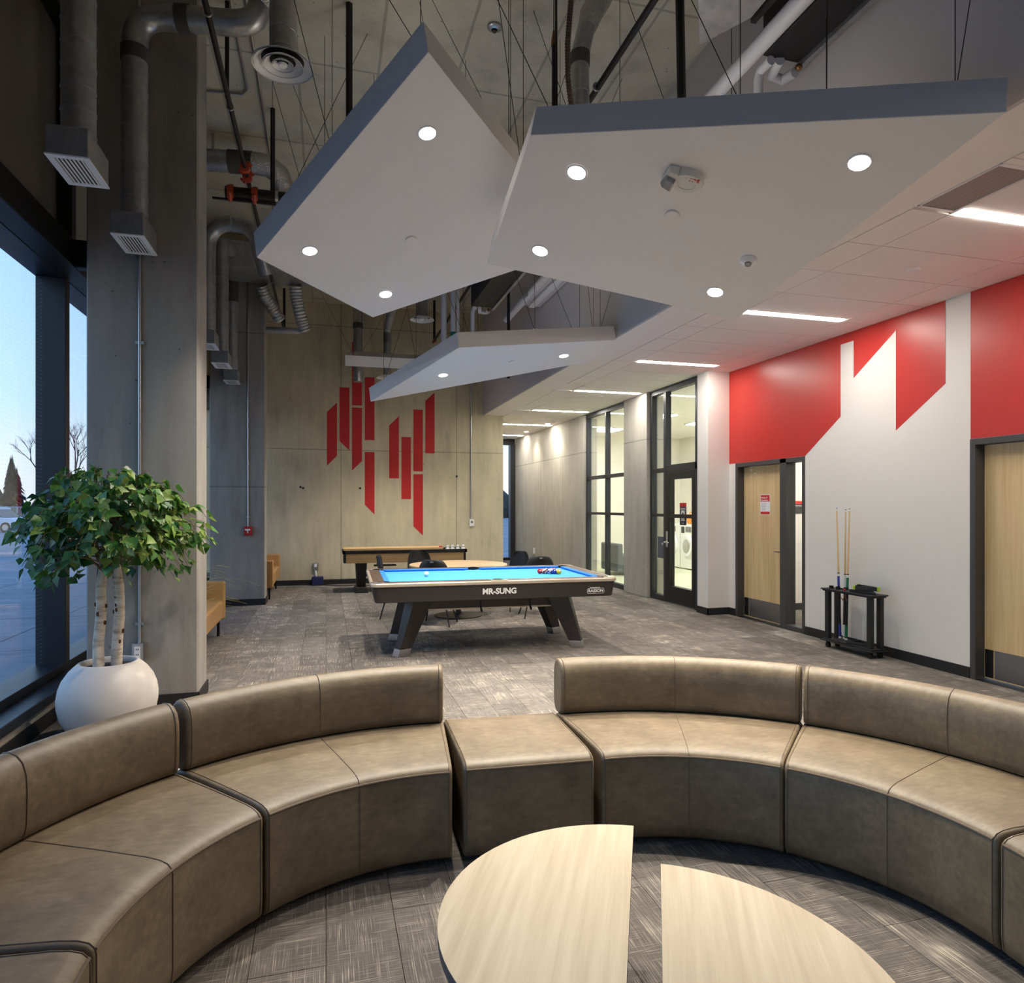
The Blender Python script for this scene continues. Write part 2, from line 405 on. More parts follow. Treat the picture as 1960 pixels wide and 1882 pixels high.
def build(name, mb, mat, parent=None, local=False, smooth=35, bevel=0, seg=2, origin=None):
    me = bpy.data.meshes.new(name)
    vs = mb.v
    if parent is not None and not local:
        inv = rootmat(parent).inverted(); vs = [tuple(inv @ Vector(p)) for p in vs]
    if origin is not None: vs = [(p[0]-origin[0], p[1]-origin[1], p[2]-origin[2]) for p in vs]
    me.from_pydata(vs, [], mb.f)
    mats = mat if isinstance(mat, (list, tuple)) else [mat]
    for m in mats: me.materials.append(m)
    if len(mats) > 1: me.polygons.foreach_set('material_index', mb.mi)
    bm = bmesh.new(); bm.from_mesh(me); bmesh.ops.recalc_face_normals(bm, faces=bm.faces); bm.to_mesh(me); bm.free()
    if smooth:
        me.polygons.foreach_set('use_smooth', [True]*len(me.polygons)); me.set_sharp_from_angle(angle=math.radians(smooth))
    o = bpy.data.objects.new(name, me); C.objects.link(o)
    if origin is not None: o.location = origin
    if parent is not None: o.parent = parent
    if bevel:
        b = o.modifiers.new('bevel', 'BEVEL'); b.width = bevel; b.segments = seg; b.limit_method = 'ANGLE'; b.angle_limit = math.radians(40); b.harden_normals = False
    me.update(); return o

def thing(name, label, cat, loc=(0, 0, 0), rotz=0, group=None):
    o = bpy.data.objects.new(name, None); C.objects.link(o); o.location = loc; o.rotation_euler = (0, 0, rotz); o.empty_display_size = 0.1
    return tag(o, label, cat, group)

def single(name, label, cat, mb, mat, group=None, **kw):
    zs = min(p[2] for p in mb.v); n = len(mb.v)
    og = (sum(p[0] for p in mb.v)/n, sum(p[1] for p in mb.v)/n, zs)
    return tag(build(name, mb, mat, origin=og, **kw), label, cat, group)

def struct(name, mb, mat, parent=None, **kw):
    o = build(name, mb, mat, parent, **kw)
    if parent is None: o['kind'] = 'structure'
    return o

def dup(root, loc, rotz, label=None, name=None):
    r = root.copy(); C.objects.link(r); r.location = loc; r.rotation_euler = (0, 0, rotz)
    if label: r['label'] = label
    for ch in list(root.children):
        c = ch.copy(); C.objects.link(c); c.parent = r
        for g in list(ch.children):
            d = g.copy(); C.objects.link(d); d.parent = c
    return r

def text_mesh(name, body, size, loc, rot, mat, parent=None, bold=0.0, extrude=0.0015, align='CENTER', sx=1.0):
    cu = bpy.data.curves.new(name, 'FONT'); cu.body = body; cu.size = size; cu.align_x = align; cu.align_y = 'CENTER'
    cu.offset = bold; cu.extrude = extrude; cu.resolution_u = 3
    o = bpy.data.objects.new(name, cu); C.objects.link(o)
    dg = bpy.context.evaluated_depsgraph_get(); me = bpy.data.meshes.new_from_object(o.evaluated_get(dg))
    C.objects.unlink(o); bpy.data.objects.remove(o)
    mt = Matrix.Translation(loc) @ rot.to_4x4() @ Matrix.Diagonal((sx, 1, 1, 1)); me.transform(mt)
    if parent is not None: me.transform(rootmat(parent).inverted())
    me.materials.clear(); me.materials.append(mat)
    ob = bpy.data.objects.new(name, me); C.objects.link(ob)
    if parent is not None: ob.parent = parent
    return ob
def rotm(xaxis, yaxis):
    x = Vector(xaxis).normalized(); y = Vector(yaxis).normalized(); z = x.cross(y)
    return Matrix((x, y, z)).transposed()

ZS = 5.65      # concrete slab
ZC = 3.515     # lower tiled ceiling
XR = 5.647     # right wall
XB = 3.25      # bulkhead edge
YF = 14.0      # rear concrete wall

# ================================================================ SETTING
struct('floor', MB().box(-2.3, 5.85, -5, 19.2, -0.2, -0.008), m_basebd, smooth=0)
floor = bpy.data.objects['floor']
struct('ceiling', MB().box(-2.3, 5.9, -5, 19.2, ZS, ZS+0.2), m_slab, smooth=0)
lowc = struct('ceiling', MB().box(XB, 3.698, -5, YF, ZC, ZC+0.02).box(3.674, 3.698, YF, 18.9, ZC, ZC+0.02).box(3.698, XR+0.02, -5, 18.95, ZC+0.012, ZC+0.03), m_ceil, smooth=0)
struct('wall_bulkhead', MB().box(XB, XB+0.05, -5, YF, ZC+0.02, ZS), m_grey_wall, smooth=0)
rear = struct('wall_rear', MB().box(-2.4, 3.674, YF, YF+0.3, 0, ZS).box(3.374, 3.674, YF+0.3, 18.95, 0, ZC+0.3), m_conc_rear, smooth=0)
struct('wall_back', MB().box(-2.4, 5.9, -5.2, -5, 0, ZS), m_white, smooth=0)
colA = struct('wall_column_near', MB().box(-1.751, -0.971, 5.766, 6.16, 0, ZS), m_conc_col, smooth=0, bevel=0.012, seg=1)
colB = struct('wall_column_far', MB().box(-1.751, -0.938, 11.35, 11.745, 0, ZS), m_conc_colb, smooth=0, bevel=0.012, seg=1)
wr = struct('wall_right', MB().box(XR, XR+0.14, 4.782, 6.969, 0, ZC+0.02).box(XR, XR+0.14, 6.969, 8.416, 2.177, ZC+0.02).box(XR, XR+0.14, 8.416, 8.57, 0, ZC+0.02)
            .box(XR, XR+0.14, 3.70, 4.782, 2.173, ZC+0.02).box(XR, XR+0.14, -5, 3.70, 0, ZC+0.02), m_white, smooth=0)
struct('wall_pier_white', MB().box(5.295, 5.79, 8.57, 8.86, 0, ZC+0.02), m_white, smooth=0, bevel=0.006)
struct('wall_pier_concrete', MB().box(5.30, 5.62, 10.50, 11.42, 0, ZC+0.02), m_conc_right, smooth=0, bevel=0.008)
corr = struct('wall_corridor', MB().box(5.305, 5.62, 13.45, 18.95, 0, ZC+0.02), m_conc_right, smooth=0, bevel=0.008)
# baseboards
struct('baseboard_right', MB().box(XR-0.012, XR, 4.782, 6.969, 0, 0.1).box(XR-0.012, XR, 8.416, 8.57, 0, 0.1).box(XR-0.012, XR, -5, 3.70, 0, 0.1), m_basebd, smooth=0)
struct('baseboard_pier', MB().box(5.283, 5.295, 8.558, 8.86, 0, 0.1).box(5.283, XR-0.012, 8.558, 8.57, 0, 0.1), m_basebd, smooth=0)
struct('baseboard_rear', MB().box(-1.85, 3.686, YF-0.012, YF, 0, 0.1).box(3.674, 3.686, YF, 18.9, 0, 0.1), m_basebd, smooth=0)
struct('baseboard_corridor', MB().box(5.293, 5.305, 13.45, 18.9, 0, 0.1), m_basebd, smooth=0)
struct('baseboard_column', MB().box(-1.763, -0.959, 5.754, 6.172, 0, 0.1), m_basebd, smooth=0)
struct('baseboard_column', MB().box(-1.763, -0.926, 11.338, 11.757, 0, 0.1), m_basebd, smooth=0)
# window side: curb, ledge, beam, upper spandrel
struct('wall_left', MB().box(-2.3, -1.905, -5, YF, 0, 0.19), m_curb, smooth=0)
struct('baseboard_left', MB().box(-1.905, -1.893, -5, YF, 0, 0.1), m_basebd, smooth=0)
struct('trim_1', MB().box(-2.26, -1.875, -5, YF, 0.166, 0.232), m_dark, smooth=0, bevel=0.006)
struct('trim_2', MB().box(-2.05, -1.88, -5, YF, 3.42, 3.635).box(-1.88, -1.751, 5.93, 6.02, 3.42, 3.635).box(-1.88, -1.751, 11.5, 11.6, 3.42, 3.635), m_black, smooth=0, bevel=0.008)
struct('wall_left_upper', MB().box(-2.24, -2.10, -5, YF, 3.5, ZS), m_spand, smooth=0)
struct('trim_3', MB().box(-2.1, -1.98, -5, YF, 5.42, ZS), m_black, smooth=0)
win = struct('window_1', MB().box(-2.26, -2.035, -5, YF, 0.232, 0.295).box(-2.26, -2.055, -5, YF, 3.42, 3.5), m_dark, smooth=0, bevel=0.004)
ys = [6.265+3*k for k in range(-4, 4)]
for y in ys:
    if -5 < y < YF:
        build('mullion', MB().box(-2.25, -2.035, y-0.045, y+0.045, 0.29, 3.42), m_dark, win, smooth=0, bevel=0.005)
        build('upper_mullion', MB().box(-2.1, -1.99, y-0.045, y+0.045, 3.635, 5.42), m_black, win, smooth=0)
ysx = [-5]+[y for y in ys if -5 < y < YF]+[YF]
for a, b in zip(ysx, ysx[1:]):
    build('glass_pane', MB().box(-2.2, -2.19, a+0.03, b-0.03, 0.28, 3.43), m_frit, win, smooth=0)

# ---- carpet planks: a piece each for the ~300 that show largest, the rest joined
def plank_list():
    L = []
    for ix in range(-10, 24):
        x0 = ix*0.25; off = (ix*0.37) % 1.0
        for iy in range(-6, 21):
            y0 = iy-off; x1, y1 = x0+0.25, y0+1
            xa, xb = max(x0, -2.0), min(x1, 5.64); ya, yb = max(y0, -5), min(y1, 18.9)
            if xb-xa > 0.02 and yb-ya > 0.02: L.append((xa, xb, ya, yb))
    return L
def plank_rank(p):
    x, y = (p[0]+p[1])/2, (p[2]+p[3])/2; t = math.radians(15.461)
    d = x*math.sin(t)+y*math.cos(t); l = x*math.cos(t)-y*math.sin(t)
    if d < 1.2 or abs(l/d) > 0.80 or 1.56/d > 0.76: return 99
    if (x-1.0)**2+(y-1.85)**2 < 2.6**2 and (x-1.0)**2+(y-1.85)**2 > 1.25**2 and y < 3.4: return 60+d
    return d
PL = sorted(plank_list(), key=plank_rank)
mb = MB()
def plank(mb, p):
    g = 0.0012
    return mb.box(p[0]+g, p[1]-g, p[2]+g, p[3]-g, -0.008, 0.0)
for i, p in enumerate(PL):
    if i < 298: build('carpet_plank', plank(MB(), p), m_carpet, floor, smooth=0)
    else: plank(mb, p)
build('carpet_planks_far', mb, m_carpet, floor, smooth=0)['kind'] = 'stuff'

# ---- ceiling tiles, linear lights, vents
STRIP_Y = [3.493+2.37*k for k in range(-1, 7)]
VENT_Y = {3.493: 1, 3.493+2.37*3: 1, 3.493+2.37*4: 1}
for k, ysn in enumerate(STRIP_Y):
    y0 = ysn+0.052
    for r in range(4):
        a = y0+r*0.5665; b = a+0.5665
        for ci, (xa, xb) in enumerate(((3.70, 4.01), (4.01, 5.232), (5.232, XR-0.004))):
            bb = b+0.104 if (r == 3 and ci != 1) else b
            if bb > 18.88 or (xa > 5.1 and a > 13.3) or (xa > 5.1 and a > 8.3): xb = min(xb, 5.30)
            if b > 18.88: continue
            g = 0.004
            if ci == 0 and r == 3 and k+1 in (1, 4, 5):   # a perforated vent fills the rest
                bb = b-0.47
            build('ceiling_tile', MB().box(xa+g, xb-g, a+g, bb-g, ZC-0.004, ZC+0.012), m_ceil, lowc, smooth=0)
ORD = ['cut by the right frame edge', 'second from camera', 'third from camera', 'fourth from camera', 'fifth from camera', 'sixth from camera', 'farthest from camera']
for k, y in enumerate(STRIP_Y):
    lab = 'linear ceiling light just out of view over the sofa ring' if k == 0 else 'slim white linear light in lower tiled ceiling, %s' % ORD[k-1]
    t = thing('linear_light', lab, 'ceiling light', (4.63, y, ZC), group='linear lights in the lower ceiling')
    xe = 5.222
    build('housing', MB().box(4.022, xe, y-0.05, y+0.05, ZC-0.003, ZC+0.04), m_wht, t, smooth=0)
    build('lens', MB().box(4.034, xe-0.012, y-0.042, y+0.042, ZC-0.008, ZC-0.003), m_strip, t, smooth=0)
for y, lab in ((3.228, 'perforated grey ceiling vent beside the nearest linear light'), (9.70, 'perforated grey ceiling vent before the fourth linear light'), (13.28-0.0, 'perforated grey ceiling vent beside the far end of the bulkhead')):
    yy = {3.228: 3.228, 9.70: 9.698, 13.28: 13.29}[y]
    L = 0.285 if y != 13.28 else 0.2
    t = thing('ceiling_vent', lab, 'vent', (3.85, yy, ZC), group='vents in the lower ceiling')
    build('grille', MB().box(3.71, 3.995, yy-L, yy+L-0.02, ZC-0.001, ZC+0.004), m_perf, t, smooth=0)
    build('frame', MB().box(3.70, 3.712, yy-L-0.006, yy+L-0.012, ZC-0.006, ZC+0.004).box(3.993, 4.006, yy-L-0.006, yy+L-0.012, ZC-0.006, ZC+0.004).box(3.70, 4.006, yy-L-0.010, yy-L+0.002, ZC-0.006, ZC+0.004).box(3.70, 4.006, yy+L-0.022, yy+L-0.01, ZC-0.006, ZC+0.004), m_wht, t, smooth=0)
for x, y, lab in ((4.658, 4.447, 'flat round sprinkler cover nearest on the lower tiled ceiling'), (4.643, 7.385, 'flat round sprinkler cover on lower ceiling near the white pier'), (4.662, 10.989, 'flat round sprinkler cover on lower ceiling before the glass door'), (4.658, 13.969, 'flat round sprinkler cover at far end of lower ceiling')):
    single('sprinkler_cover', lab, 'cover plate', MB().lathe([(0.047, 0.0), (0.05, -0.004), (0.046, -0.012), (0.012, -0.014)], 24, (x, y, ZC-0.004)), m_wht, group='sprinkler covers')
t = thing('smoke_detector', 'small domed smoke detector at far end of lower ceiling', 'smoke detector', (4.976, 14.435, ZC-0.004))
build('base', MB().lathe([(0.06, 0), (0.06, -0.02), (0.05, -0.026)], 20, (4.976, 14.435, ZC-0.004)), m_wht, t); build('dome', MB().lathe([(0.042, -0.026), (0.034, -0.05), (0.012, -0.056)], 20, (4.976, 14.435, ZC-0.004)), m_ivory, t)

# ---- red paint on the right wall and on the rear wall
def yz_paint(name, poly, parent, x, mat, t=0.002):
    a = [(x, y, z) for y, z in poly]; b = [(x-t, y, z) for y, z in poly]
    build(name, MB().loft(a, b), mat, parent, smooth=0)
zt = ZC-0.003
yz_paint('red_paint', [(8.57, zt), (5.034, zt), (5.034, 2.726), (5.608, 2.344), (5.608, 3.376), (6.183, 2.988), (6.183, 3.405), (6.38, 3.405), (6.38, 2.587), (6.969, 2.179), (8.57, 2.179)], wr, XR, m_red)
yz_paint('red_paint', [(4.777, zt), (2.0, zt), (2.0, 2.175), (4.777, 2.175)], wr, XR, m_red)
def xz_paint(poly):
    a = [(x, YF, z) for x, z in poly]; b = [(x, YF-0.003, z) for x, z in poly]
    build('red_stripe', MB().loft(a, b), m_redc, rear, smooth=0)
for q in ([(0.016, 3.46), (0.212, 3.66), (0.212, 2.585), (0.016, 2.383)], [(0.261, 3.972), (0.457, 3.972), (0.457, 2.695), (0.261, 2.889)],
          [(0.507, 4.90), (0.705, 4.90), (0.705, 3.617), (0.507, 3.617)], [(0.507, 3.57), (0.705, 3.57), (0.705, 2.491), (0.507, 2.292)],
          [(0.76, 4.202), (0.954, 4.202), (0.954, 2.919), (0.76, 2.919)], [(0.76, 2.675), (0.954, 2.675), (0.954, 1.4), (0.76, 1.602)],
          [(1.251, 3.229), (1.45, 3.43), (1.45, 2.145), (1.251, 2.145)], [(1.501, 3.002), (1.698, 3.002), (1.698, 1.717), (1.501, 1.717)],
          [(1.747, 3.578), (1.944, 3.578), (1.944, 2.295), (1.747, 2.295)], [(1.748, 2.237), (1.946, 2.237), (1.946, 0.961), (1.748, 1.153)],
          [(1.995, 3.766), (2.19, 3.957), (2.19, 2.676), (1.995, 2.676)]): xz_paint(q)
for x, z in ((-0.49, 1.95), (0.665, 1.935), (2.66, 2.2), (-0.44, 1.93)):
    build('form_tie_hole', MB().box(x-0.02, x+0.02, YF-0.003, YF, z-0.02, z+0.02), m_black, rear, smooth=0)

# ---- hinged wooden doors on the right wall
def flat_handle(y, z, x, s, parent):
    mb = MB().disc((x, y, z), (-1, 0, 0), 0.028, 0.012, 16).tube([(x-0.012, y, z), (x-0.055, y, z)], 0.009, 10).tube([(x-0.052, y, z), (x-0.056, y+s*0.05, z), (x-0.05, y+s*0.115, z-0.004)], [0.010, 0.010, 0.007], 10)
    return build('door_handle', mb, m_chrome, parent)
XD = XR+0.10
d1 = struct('door_1', MB().box(XR-0.006, XR+0.14, 8.362, 8.416, 0, 2.177).box(XR-0.006, XR+0.14, 6.969, 7.020, 0, 2.177).box(XR-0.006, XR+0.14, 7.318, 7.438, 0, 2.177)
            .box(XR-0.006, XR+0.14, 7.02, 8.362, 2.12, 2.177).box(XR-0.006, XR+0.14, 7.02, 7.318, 0, 0.06), m_framegrey, smooth=0, bevel=0.003)
leaf = build('door_leaf', MB().box(XD, XD+0.044, 7.442, 8.358, 0.012, 2.116), m_birch, d1, smooth=0)
build('kick_plate', MB().box(XD-0.0025, XD, 7.46, 8.24, 0.025, 0.275), m_steelplate, leaf, smooth=0)
build('dark_edge_guard', MB().box(XD-0.003, XD, 8.25, 8.35, 0.025, 0.275), m_black, leaf, smooth=0)
flat_handle(7.52, 0.968, XD, 1, leaf)
build('glass_pane', MB().box(XR+0.066, XR+0.074, 7.02, 7.318, 0.06, 2.12), m_glass, d1, smooth=0)
for y, z in ((8.18, 2.075), (8.10, 2.02)):
    build('door_clip', MB().box(XD-0.006, XD, y-0.02, y+0.02, z-0.008, z+0.008), m_wht, leaf, smooth=0)
nt_ = thing('door_notice', 'white and red printed hours notice taped on left wooden door', 'notice', (XD-0.002, 7.88, 1.58))
RW = rotm((0, -1, 0), (0, 0, 1))
build('sheet', MB().box(XD-0.002, XD-0.0004, 7.775, 7.985, 1.448, 1.728), m_wht, nt_, smooth=0)
build('red_banner', MB().box(XD-0.003, XD-0.002, 7.783, 7.977, 1.628, 1.718), m_signred, nt_, smooth=0)
build('red_footer', MB().box(XD-0.003, XD-0.002, 7.783, 7.977, 1.457, 1.493), m_signred, nt_, smooth=0)
text_mesh('notice_text', 'Hours of\nOperation', 0.036, (XD-0.0035, 7.965, 1.664), RW, m_letter, nt_, 0.0008, 0.0004, 'LEFT')
for i, l in enumerate(('Monday to Sunday', 'Please keep the', 'lounge clean and', 'return all cues', 'when finished')):
    text_mesh('notice_text', l, 0.014, (XD-0.0025, 7.955, 1.606-0.022*i), RW, m_printgrey, nt_, 0, 0.0004, 'LEFT')
d2 = struct('door_2', MB().box(XR-0.006, XR+0.14, 4.730, 4.782, 0, 2.173).box(XR-0.006, XR+0.14, 3.70, 3.752, 0, 2.173).box(XR-0.006, XR+0.14, 3.752, 4.73, 2.117, 2.173), m_framegrey, smooth=0, bevel=0.003)
leaf2 = build('door_leaf', MB().box(XD, XD+0.044, 3.756, 4.726, 0.012, 2.113), m_birch, d2, smooth=0)
build('kick_plate', MB().box(XD-0.0025, XD, 3.80, 4.63, 0.025, 0.275), m_steelplate, leaf2, smooth=0)
build('dark_edge_guard', MB().box(XD-0.003, XD, 4.64, 4.72, 0.025, 0.275), m_black, leaf2, smooth=0)
flat_handle(3.84, 0.968, XD, 1, leaf2)
# the study behind the left door
struct('wall_study', MB().box(5.79, 7.8, 8.66, 8.75, 0, 2.8).box(7.7, 7.8, 5.6, 8.66, 0, 2.8).box(5.79, 7.8, 5.5, 5.6, 0, 2.8), m_white, smooth=0)
struct('ceiling', MB().box(5.79, 7.8, 5.5, 8.75, 2.8, 2.85), m_ceil, smooth=0)
struct('floor', MB().box(5.85, 7.8, 5.5, 8.75, -0.1, 0.0), m_carpet, smooth=0)
struct('baseboard_study', MB().box(5.79, 7.7, 8.648, 8.66, 0, 0.1), m_basebd, smooth=0)
sg = thing('room_sign', 'red and charcoal room sign seen through the slim sidelight', 'sign', (6.9, 8.65, 1.55))
build('plate', MB().box(6.80, 7.02, 8.652, 8.659, 1.455, 1.60), m_signdark, sg, smooth=0); build('red_band', MB().box(6.80, 7.02, 8.648, 8.652, 1.60, 1.645), m_signred, sg, smooth=0)
text_mesh('sign_text', 'Residence Study Room', 0.026, (6.81, 8.6505, 1.575), rotm((1, 0, 0), (0, 0, 1)), m_letter, sg, 0.0005, 0.0006, 'LEFT', 0.8)
t = thing('ceiling_lamp', 'square ceiling light in the study behind left door', 'ceiling light', (6.8, 7.3, 2.8))
build('lens', MB().box(6.5, 7.1, 7.0, 7.6, 2.78, 2.8), m_panelglow, t, smooth=0)

# ---- glazed storefronts to the laundry
XS0, XS1 = 5.365, 5.465
def bars(L): 
    mb = MB()
    for b in L: mb.box(XS0, XS1, *b)
    return mb
w3 = struct('window_2', bars([(13.39, 13.45, 0, ZC), (11.42, 11.48, 0, ZC), (11.48, 13.39, 3.44, ZC), (11.48, 13.39, 0, 0.09)]), m_dark, smooth=0, bevel=0.004)
build('mullion', bars([(12.38, 12.44, 0.09, 3.44)]), m_dark, w3, smooth=0, bevel=0.004)
build('transom_bar', bars([(11.48, 13.39, 2.13, 2.20)]), m_dark, w3, smooth=0, bevel=0.004)
build('transom_bar', bars([(11.48, 13.39, 1.395, 1.445)]), m_dark, w3, smooth=0, bevel=0.004)
for ya, yb in ((11.48, 12.38), (12.44, 13.39)):
    for za, zb in ((0.09, 1.395), (1.445, 2.13), (2.20, 3.44)):
        build('glass_pane', MB().box(5.412, 5.418, ya, yb, za, zb), m_glass, w3, smooth=0)
w4 = struct('window_3', bars([(10.43, 10.50, 0, ZC), (8.86, 8.92, 0, ZC), (8.92, 10.43, 3.44, ZC), (10.03, 10.43, 0, 0.09)]), m_dark, smooth=0, bevel=0.004)
build('mullion', bars([(9.94, 10.03, 0, 3.44)]), m_dark, w4, smooth=0, bevel=0.004)
build('mullion', bars([(8.98, 9.04, 0, 3.44)]), m_dark, w4, smooth=0, bevel=0.004)
build('transom_bar', bars([(10.03, 10.43, 2.13, 2.20), (8.92, 9.94, 2.13, 2.24)]), m_dark, w4, smooth=0, bevel=0.004)
build('transom_bar', bars([(10.03, 10.43, 1.395, 1.445)]), m_dark, w4, smooth=0, bevel=0.004)
for ya, yb, za, zb in ((10.03, 10.43, 0.09, 1.395), (10.03, 10.43, 1.445, 2.13), (10.03, 10.43, 2.2, 3.44), (9.04, 9.94, 2.24, 3.44), (8.92, 8.98, 0.09, 2.13), (8.92, 8.98, 2.24, 3.44)):
    build('glass_pane', MB().box(5.412, 5.418, ya, yb, za, zb), m_glass, w4, smooth=0)
d3 = struct('door_3', bars([(9.83, 9.935, 0.02, 2.125), (9.045, 9.14, 0.02, 2.125), (9.14, 9.83, 2.0, 2.125), (9.14, 9.83, 0.02, 0.28), (9.14, 9.83, 1.38, 1.44)]), m_black, smooth=0, bevel=0.004)
build('glass_pane', MB().box(5.412, 5.418, 9.14, 9.83, 0.28, 1.38).box(5.412, 5.418, 9.14, 9.83, 1.44, 2.0), m_glass, d3, smooth=0)
lk = build('lock_body', MB().box(XS0-0.022, XS0, 9.855, 9.91, 0.90, 1.16), m_alum, d3, smooth=0, bevel=0.012)
build('door_lever', MB().disc((XS0-0.022, 9.882, 0.985), (-1, 0, 0), 0.022, 0.012, 14).tube([(XS0-0.03, 9.882, 0.985), (XS0-0.065, 9.882, 0.985), (XS0-0.068, 9.84, 0.985), (XS0-0.06, 9.75, 0.983)], [0.011, 0.011, 0.010, 0.008], 10), m_chrome, lk)
build('threshold', MB().box(5.35, 5.48, 9.04, 9.94, -0.002, 0.012), m_alum, d3, smooth=0)
pp = thing('slate_sign', 'slate grey sign panel on the sidelight glass beside black door', 'sign', (5.405, 10.17, 0.95))
build('panel', MB().box(5.403, 5.411, 10.035, 10.30, 0.70, 1.06), m_plate, pp, smooth=0, bevel=0.02); text_mesh('sign_text', 'PULL', 0.05, (5.4025, 10.10, 0.94), RW, m_letter, pp, 0.001, 0.0006)
ds = thing('laundry_sign', 'red and black door sign with white pictogram on glass door', 'sign', (5.405, 9.47, 1.45))
build('plate', MB().box(5.403, 5.411, 9.37, 9.56, 1.27, 1.56), m_signdark, ds, smooth=0); build('red_band', MB().box(5.402, 5.411, 9.37, 9.56, 1.56, 1.62), m_signred, ds, smooth=0)
build('pictogram_tile', MB().box(5.4015, 5.403, 9.41, 9.515, 1.335, 1.50), m_letter, ds, smooth=0)
build('pictogram', MB().loft([(5.4012, y, z) for y, z in ((9.495, 1.44), (9.4625, 1.475), (9.43, 1.44))], [(5.4002, y, z) for y, z in ((9.495, 1.44), (9.4625, 1.475), (9.43, 1.44))]).box(5.4002, 5.4012, 9.44, 9.485, 1.40, 1.44), m_black, ds, smooth=0)
text_mesh('sign_text', 'LAUNDRY', 0.032, (5.402, 9.4625, 1.525), RW, m_letter, ds, 0.0006, 0.0006); text_mesh('sign_text', 'ROOM 101'[:4], 0.018, (5.402, 9.4625, 1.30), RW, m_letter, ds, 0.0003, 0.0006)
# corridor end window
w5 = struct('window_4', MB().box(3.674, 5.305, 18.9, 19.05, 3.36, ZC+0.02).box(5.16, 5.305, 18.82, 19.05, 0, 3.36).box(3.674, 3.73, 18.9, 19.05, 0, 3.36).box(3.73, 5.16, 18.9, 19.05, 0, 0.08), m_dark, smooth=0)
build('mullion', MB().box(4.45, 4.51, 18.9, 19.05, 0.08, 3.36), m_dark, w5, smooth=0)
for a, b in ((3.73, 4.45), (4.51, 5.16)): build('glass_pane', MB().box(a, b, 18.97, 18.98, 0.08, 3.36), m_glass, w5, smooth=0)

# ---- laundry room behind the glass
struct('floor', MB().box(5.47, 9.6, 8.86, 17, -0.1, 0.002), m_vinyl, smooth=0)
struct('ceiling', MB().box(5.47, 9.6, 8.86, 17, 3.45, 3.5), m_ceil, smooth=0)
struct('wall_laundry', MB().box(9.5, 9.6, 8.86, 17, 0, 3.45).box(5.62, 9.5, 16.8, 16.9, 0, 3.45).box(5.79, 9.5, 8.76, 8.86, 0, 3.45), m_room, smooth=0)
w6 = struct('window_5', MB().box(8.05, 8.12, 16.74, 16.8, 1.9, 3.1).box(8.62, 8.7, 16.74, 16.8, 1.9, 3.1).box(8.05, 8.7, 16.74, 16.8, 1.84, 1.92).box(8.05, 8.7, 16.74, 16.8, 3.06, 3.12), m_dark, smooth=0)
build('blind', MB().box(8.12, 8.62, 16.76, 16.79, 1.92, 3.06), M('pale_blue_blind', (150, 180, 220), 0.6), w6, smooth=0)
TR = [(6.6, 10.2, 'over the door'), (8.2, 10.6, 'deep right'), (6.6, 12.6, 'behind the glazing'), (8.2, 13.4, 'above the washers'), (6.6, 15.2, 'at the far left')]
for x, y, wh in TR:
    t = thing('laundry_troffer', 'bright square ceiling panel light in laundry room, %s' % wh, 'ceiling light', (x, y, 3.45), group='laundry ceiling panels')
    build('frame', MB().box(x-0.33, x+0.33, y-0.33, y+0.33, 3.43, 3.45), m_wht, t, smooth=0); build('lens', MB().box(x-0.30, x+0.30, y-0.30, y+0.30, 3.422, 3.43), m_panelglow, t, smooth=0)
def washer(y, lab):
    x = 8.62
    t = thing('washing_machine', lab, 'washing machine', (x+0.4, y, 0), group='washers in the laundry room')
    build('body', MB().box(x, x+0.78, y-0.36, y+0.36, 0.02, 1.12), m_washer, t, smooth=0, bevel=0.02)
    d = build('round_door', MB().tube([(x, y, 0.58), (x-0.05, y, 0.58)], [0.27, 0.25], 28), m_wht, t)
    build('door_window', MB().tube([(x-0.05, y, 0.58), (x-0.07, y, 0.58)], [0.17, 0.13], 24), m_alum, d)
    build('control_display', MB().box(x-0.008, x, y-0.16, y+0.10, 0.93, 1.06), m_printgrey, t, smooth=0); build('detergent_drawer', MB().box(x-0.01, x, y+0.16, y+0.30, 0.9, 1.06), m_black, t, smooth=0)
    return t
for y, l in ((14.10, 'white front-loading washer seen through the glass door, nearest'), (14.86, 'white front-loading washer seen through the glass door, second'), (15.62, 'white front-loading washer seen through the glass door, farthest')): washer(y, l)
for x, y, l in ((8.95, 14.25, 'orange wicker laundry basket on the nearest washer'), (8.95, 14.95, 'orange wicker laundry basket on the second washer')):
    t = thing('laundry_basket', l, 'basket', (x, y, 1.12), group='baskets on the washers')
    build('basket_body', MB().rings([[(x+a*sx_, y+b*sx_, z) for a, b in ((-0.2, -0.26), (0.2, -0.26), (0.2, 0.26), (-0.2, 0.26))] for sx_, z in ((0.8, 1.122), (1, 1.36), (1.04, 1.37), (0.96, 1.37), (0.78, 1.14))]), m_basket, t, smooth=0)
    for s in (-1, 1): build('handle', MB().tube([(x+0.07*k, y+s*0.265, 1.37+0.08*(1-abs(k)**2/1.0)) for k in (-1, -0.6, 0, 0.6, 1)], 0.012, 8), m_basket, t)
t = thing('waiting_bench', 'grey upholstered bench back seen through the left glazing', 'bench', (6.55, 14.4, 0))
build('seat', MB().box(6.45, 7.0, 13.95, 14.9, 0.08, 0.44), m_booth, t, smooth=0, bevel=0.03); build('backrest', MB().box(6.32, 6.46, 13.95, 14.9, 0.08, 0.72), m_booth, t, smooth=0, bevel=0.03)
t = thing('wall_outlet', 'white outlet box on the concrete corridor wall', 'outlet', (5.3, 16.94, 0.36))
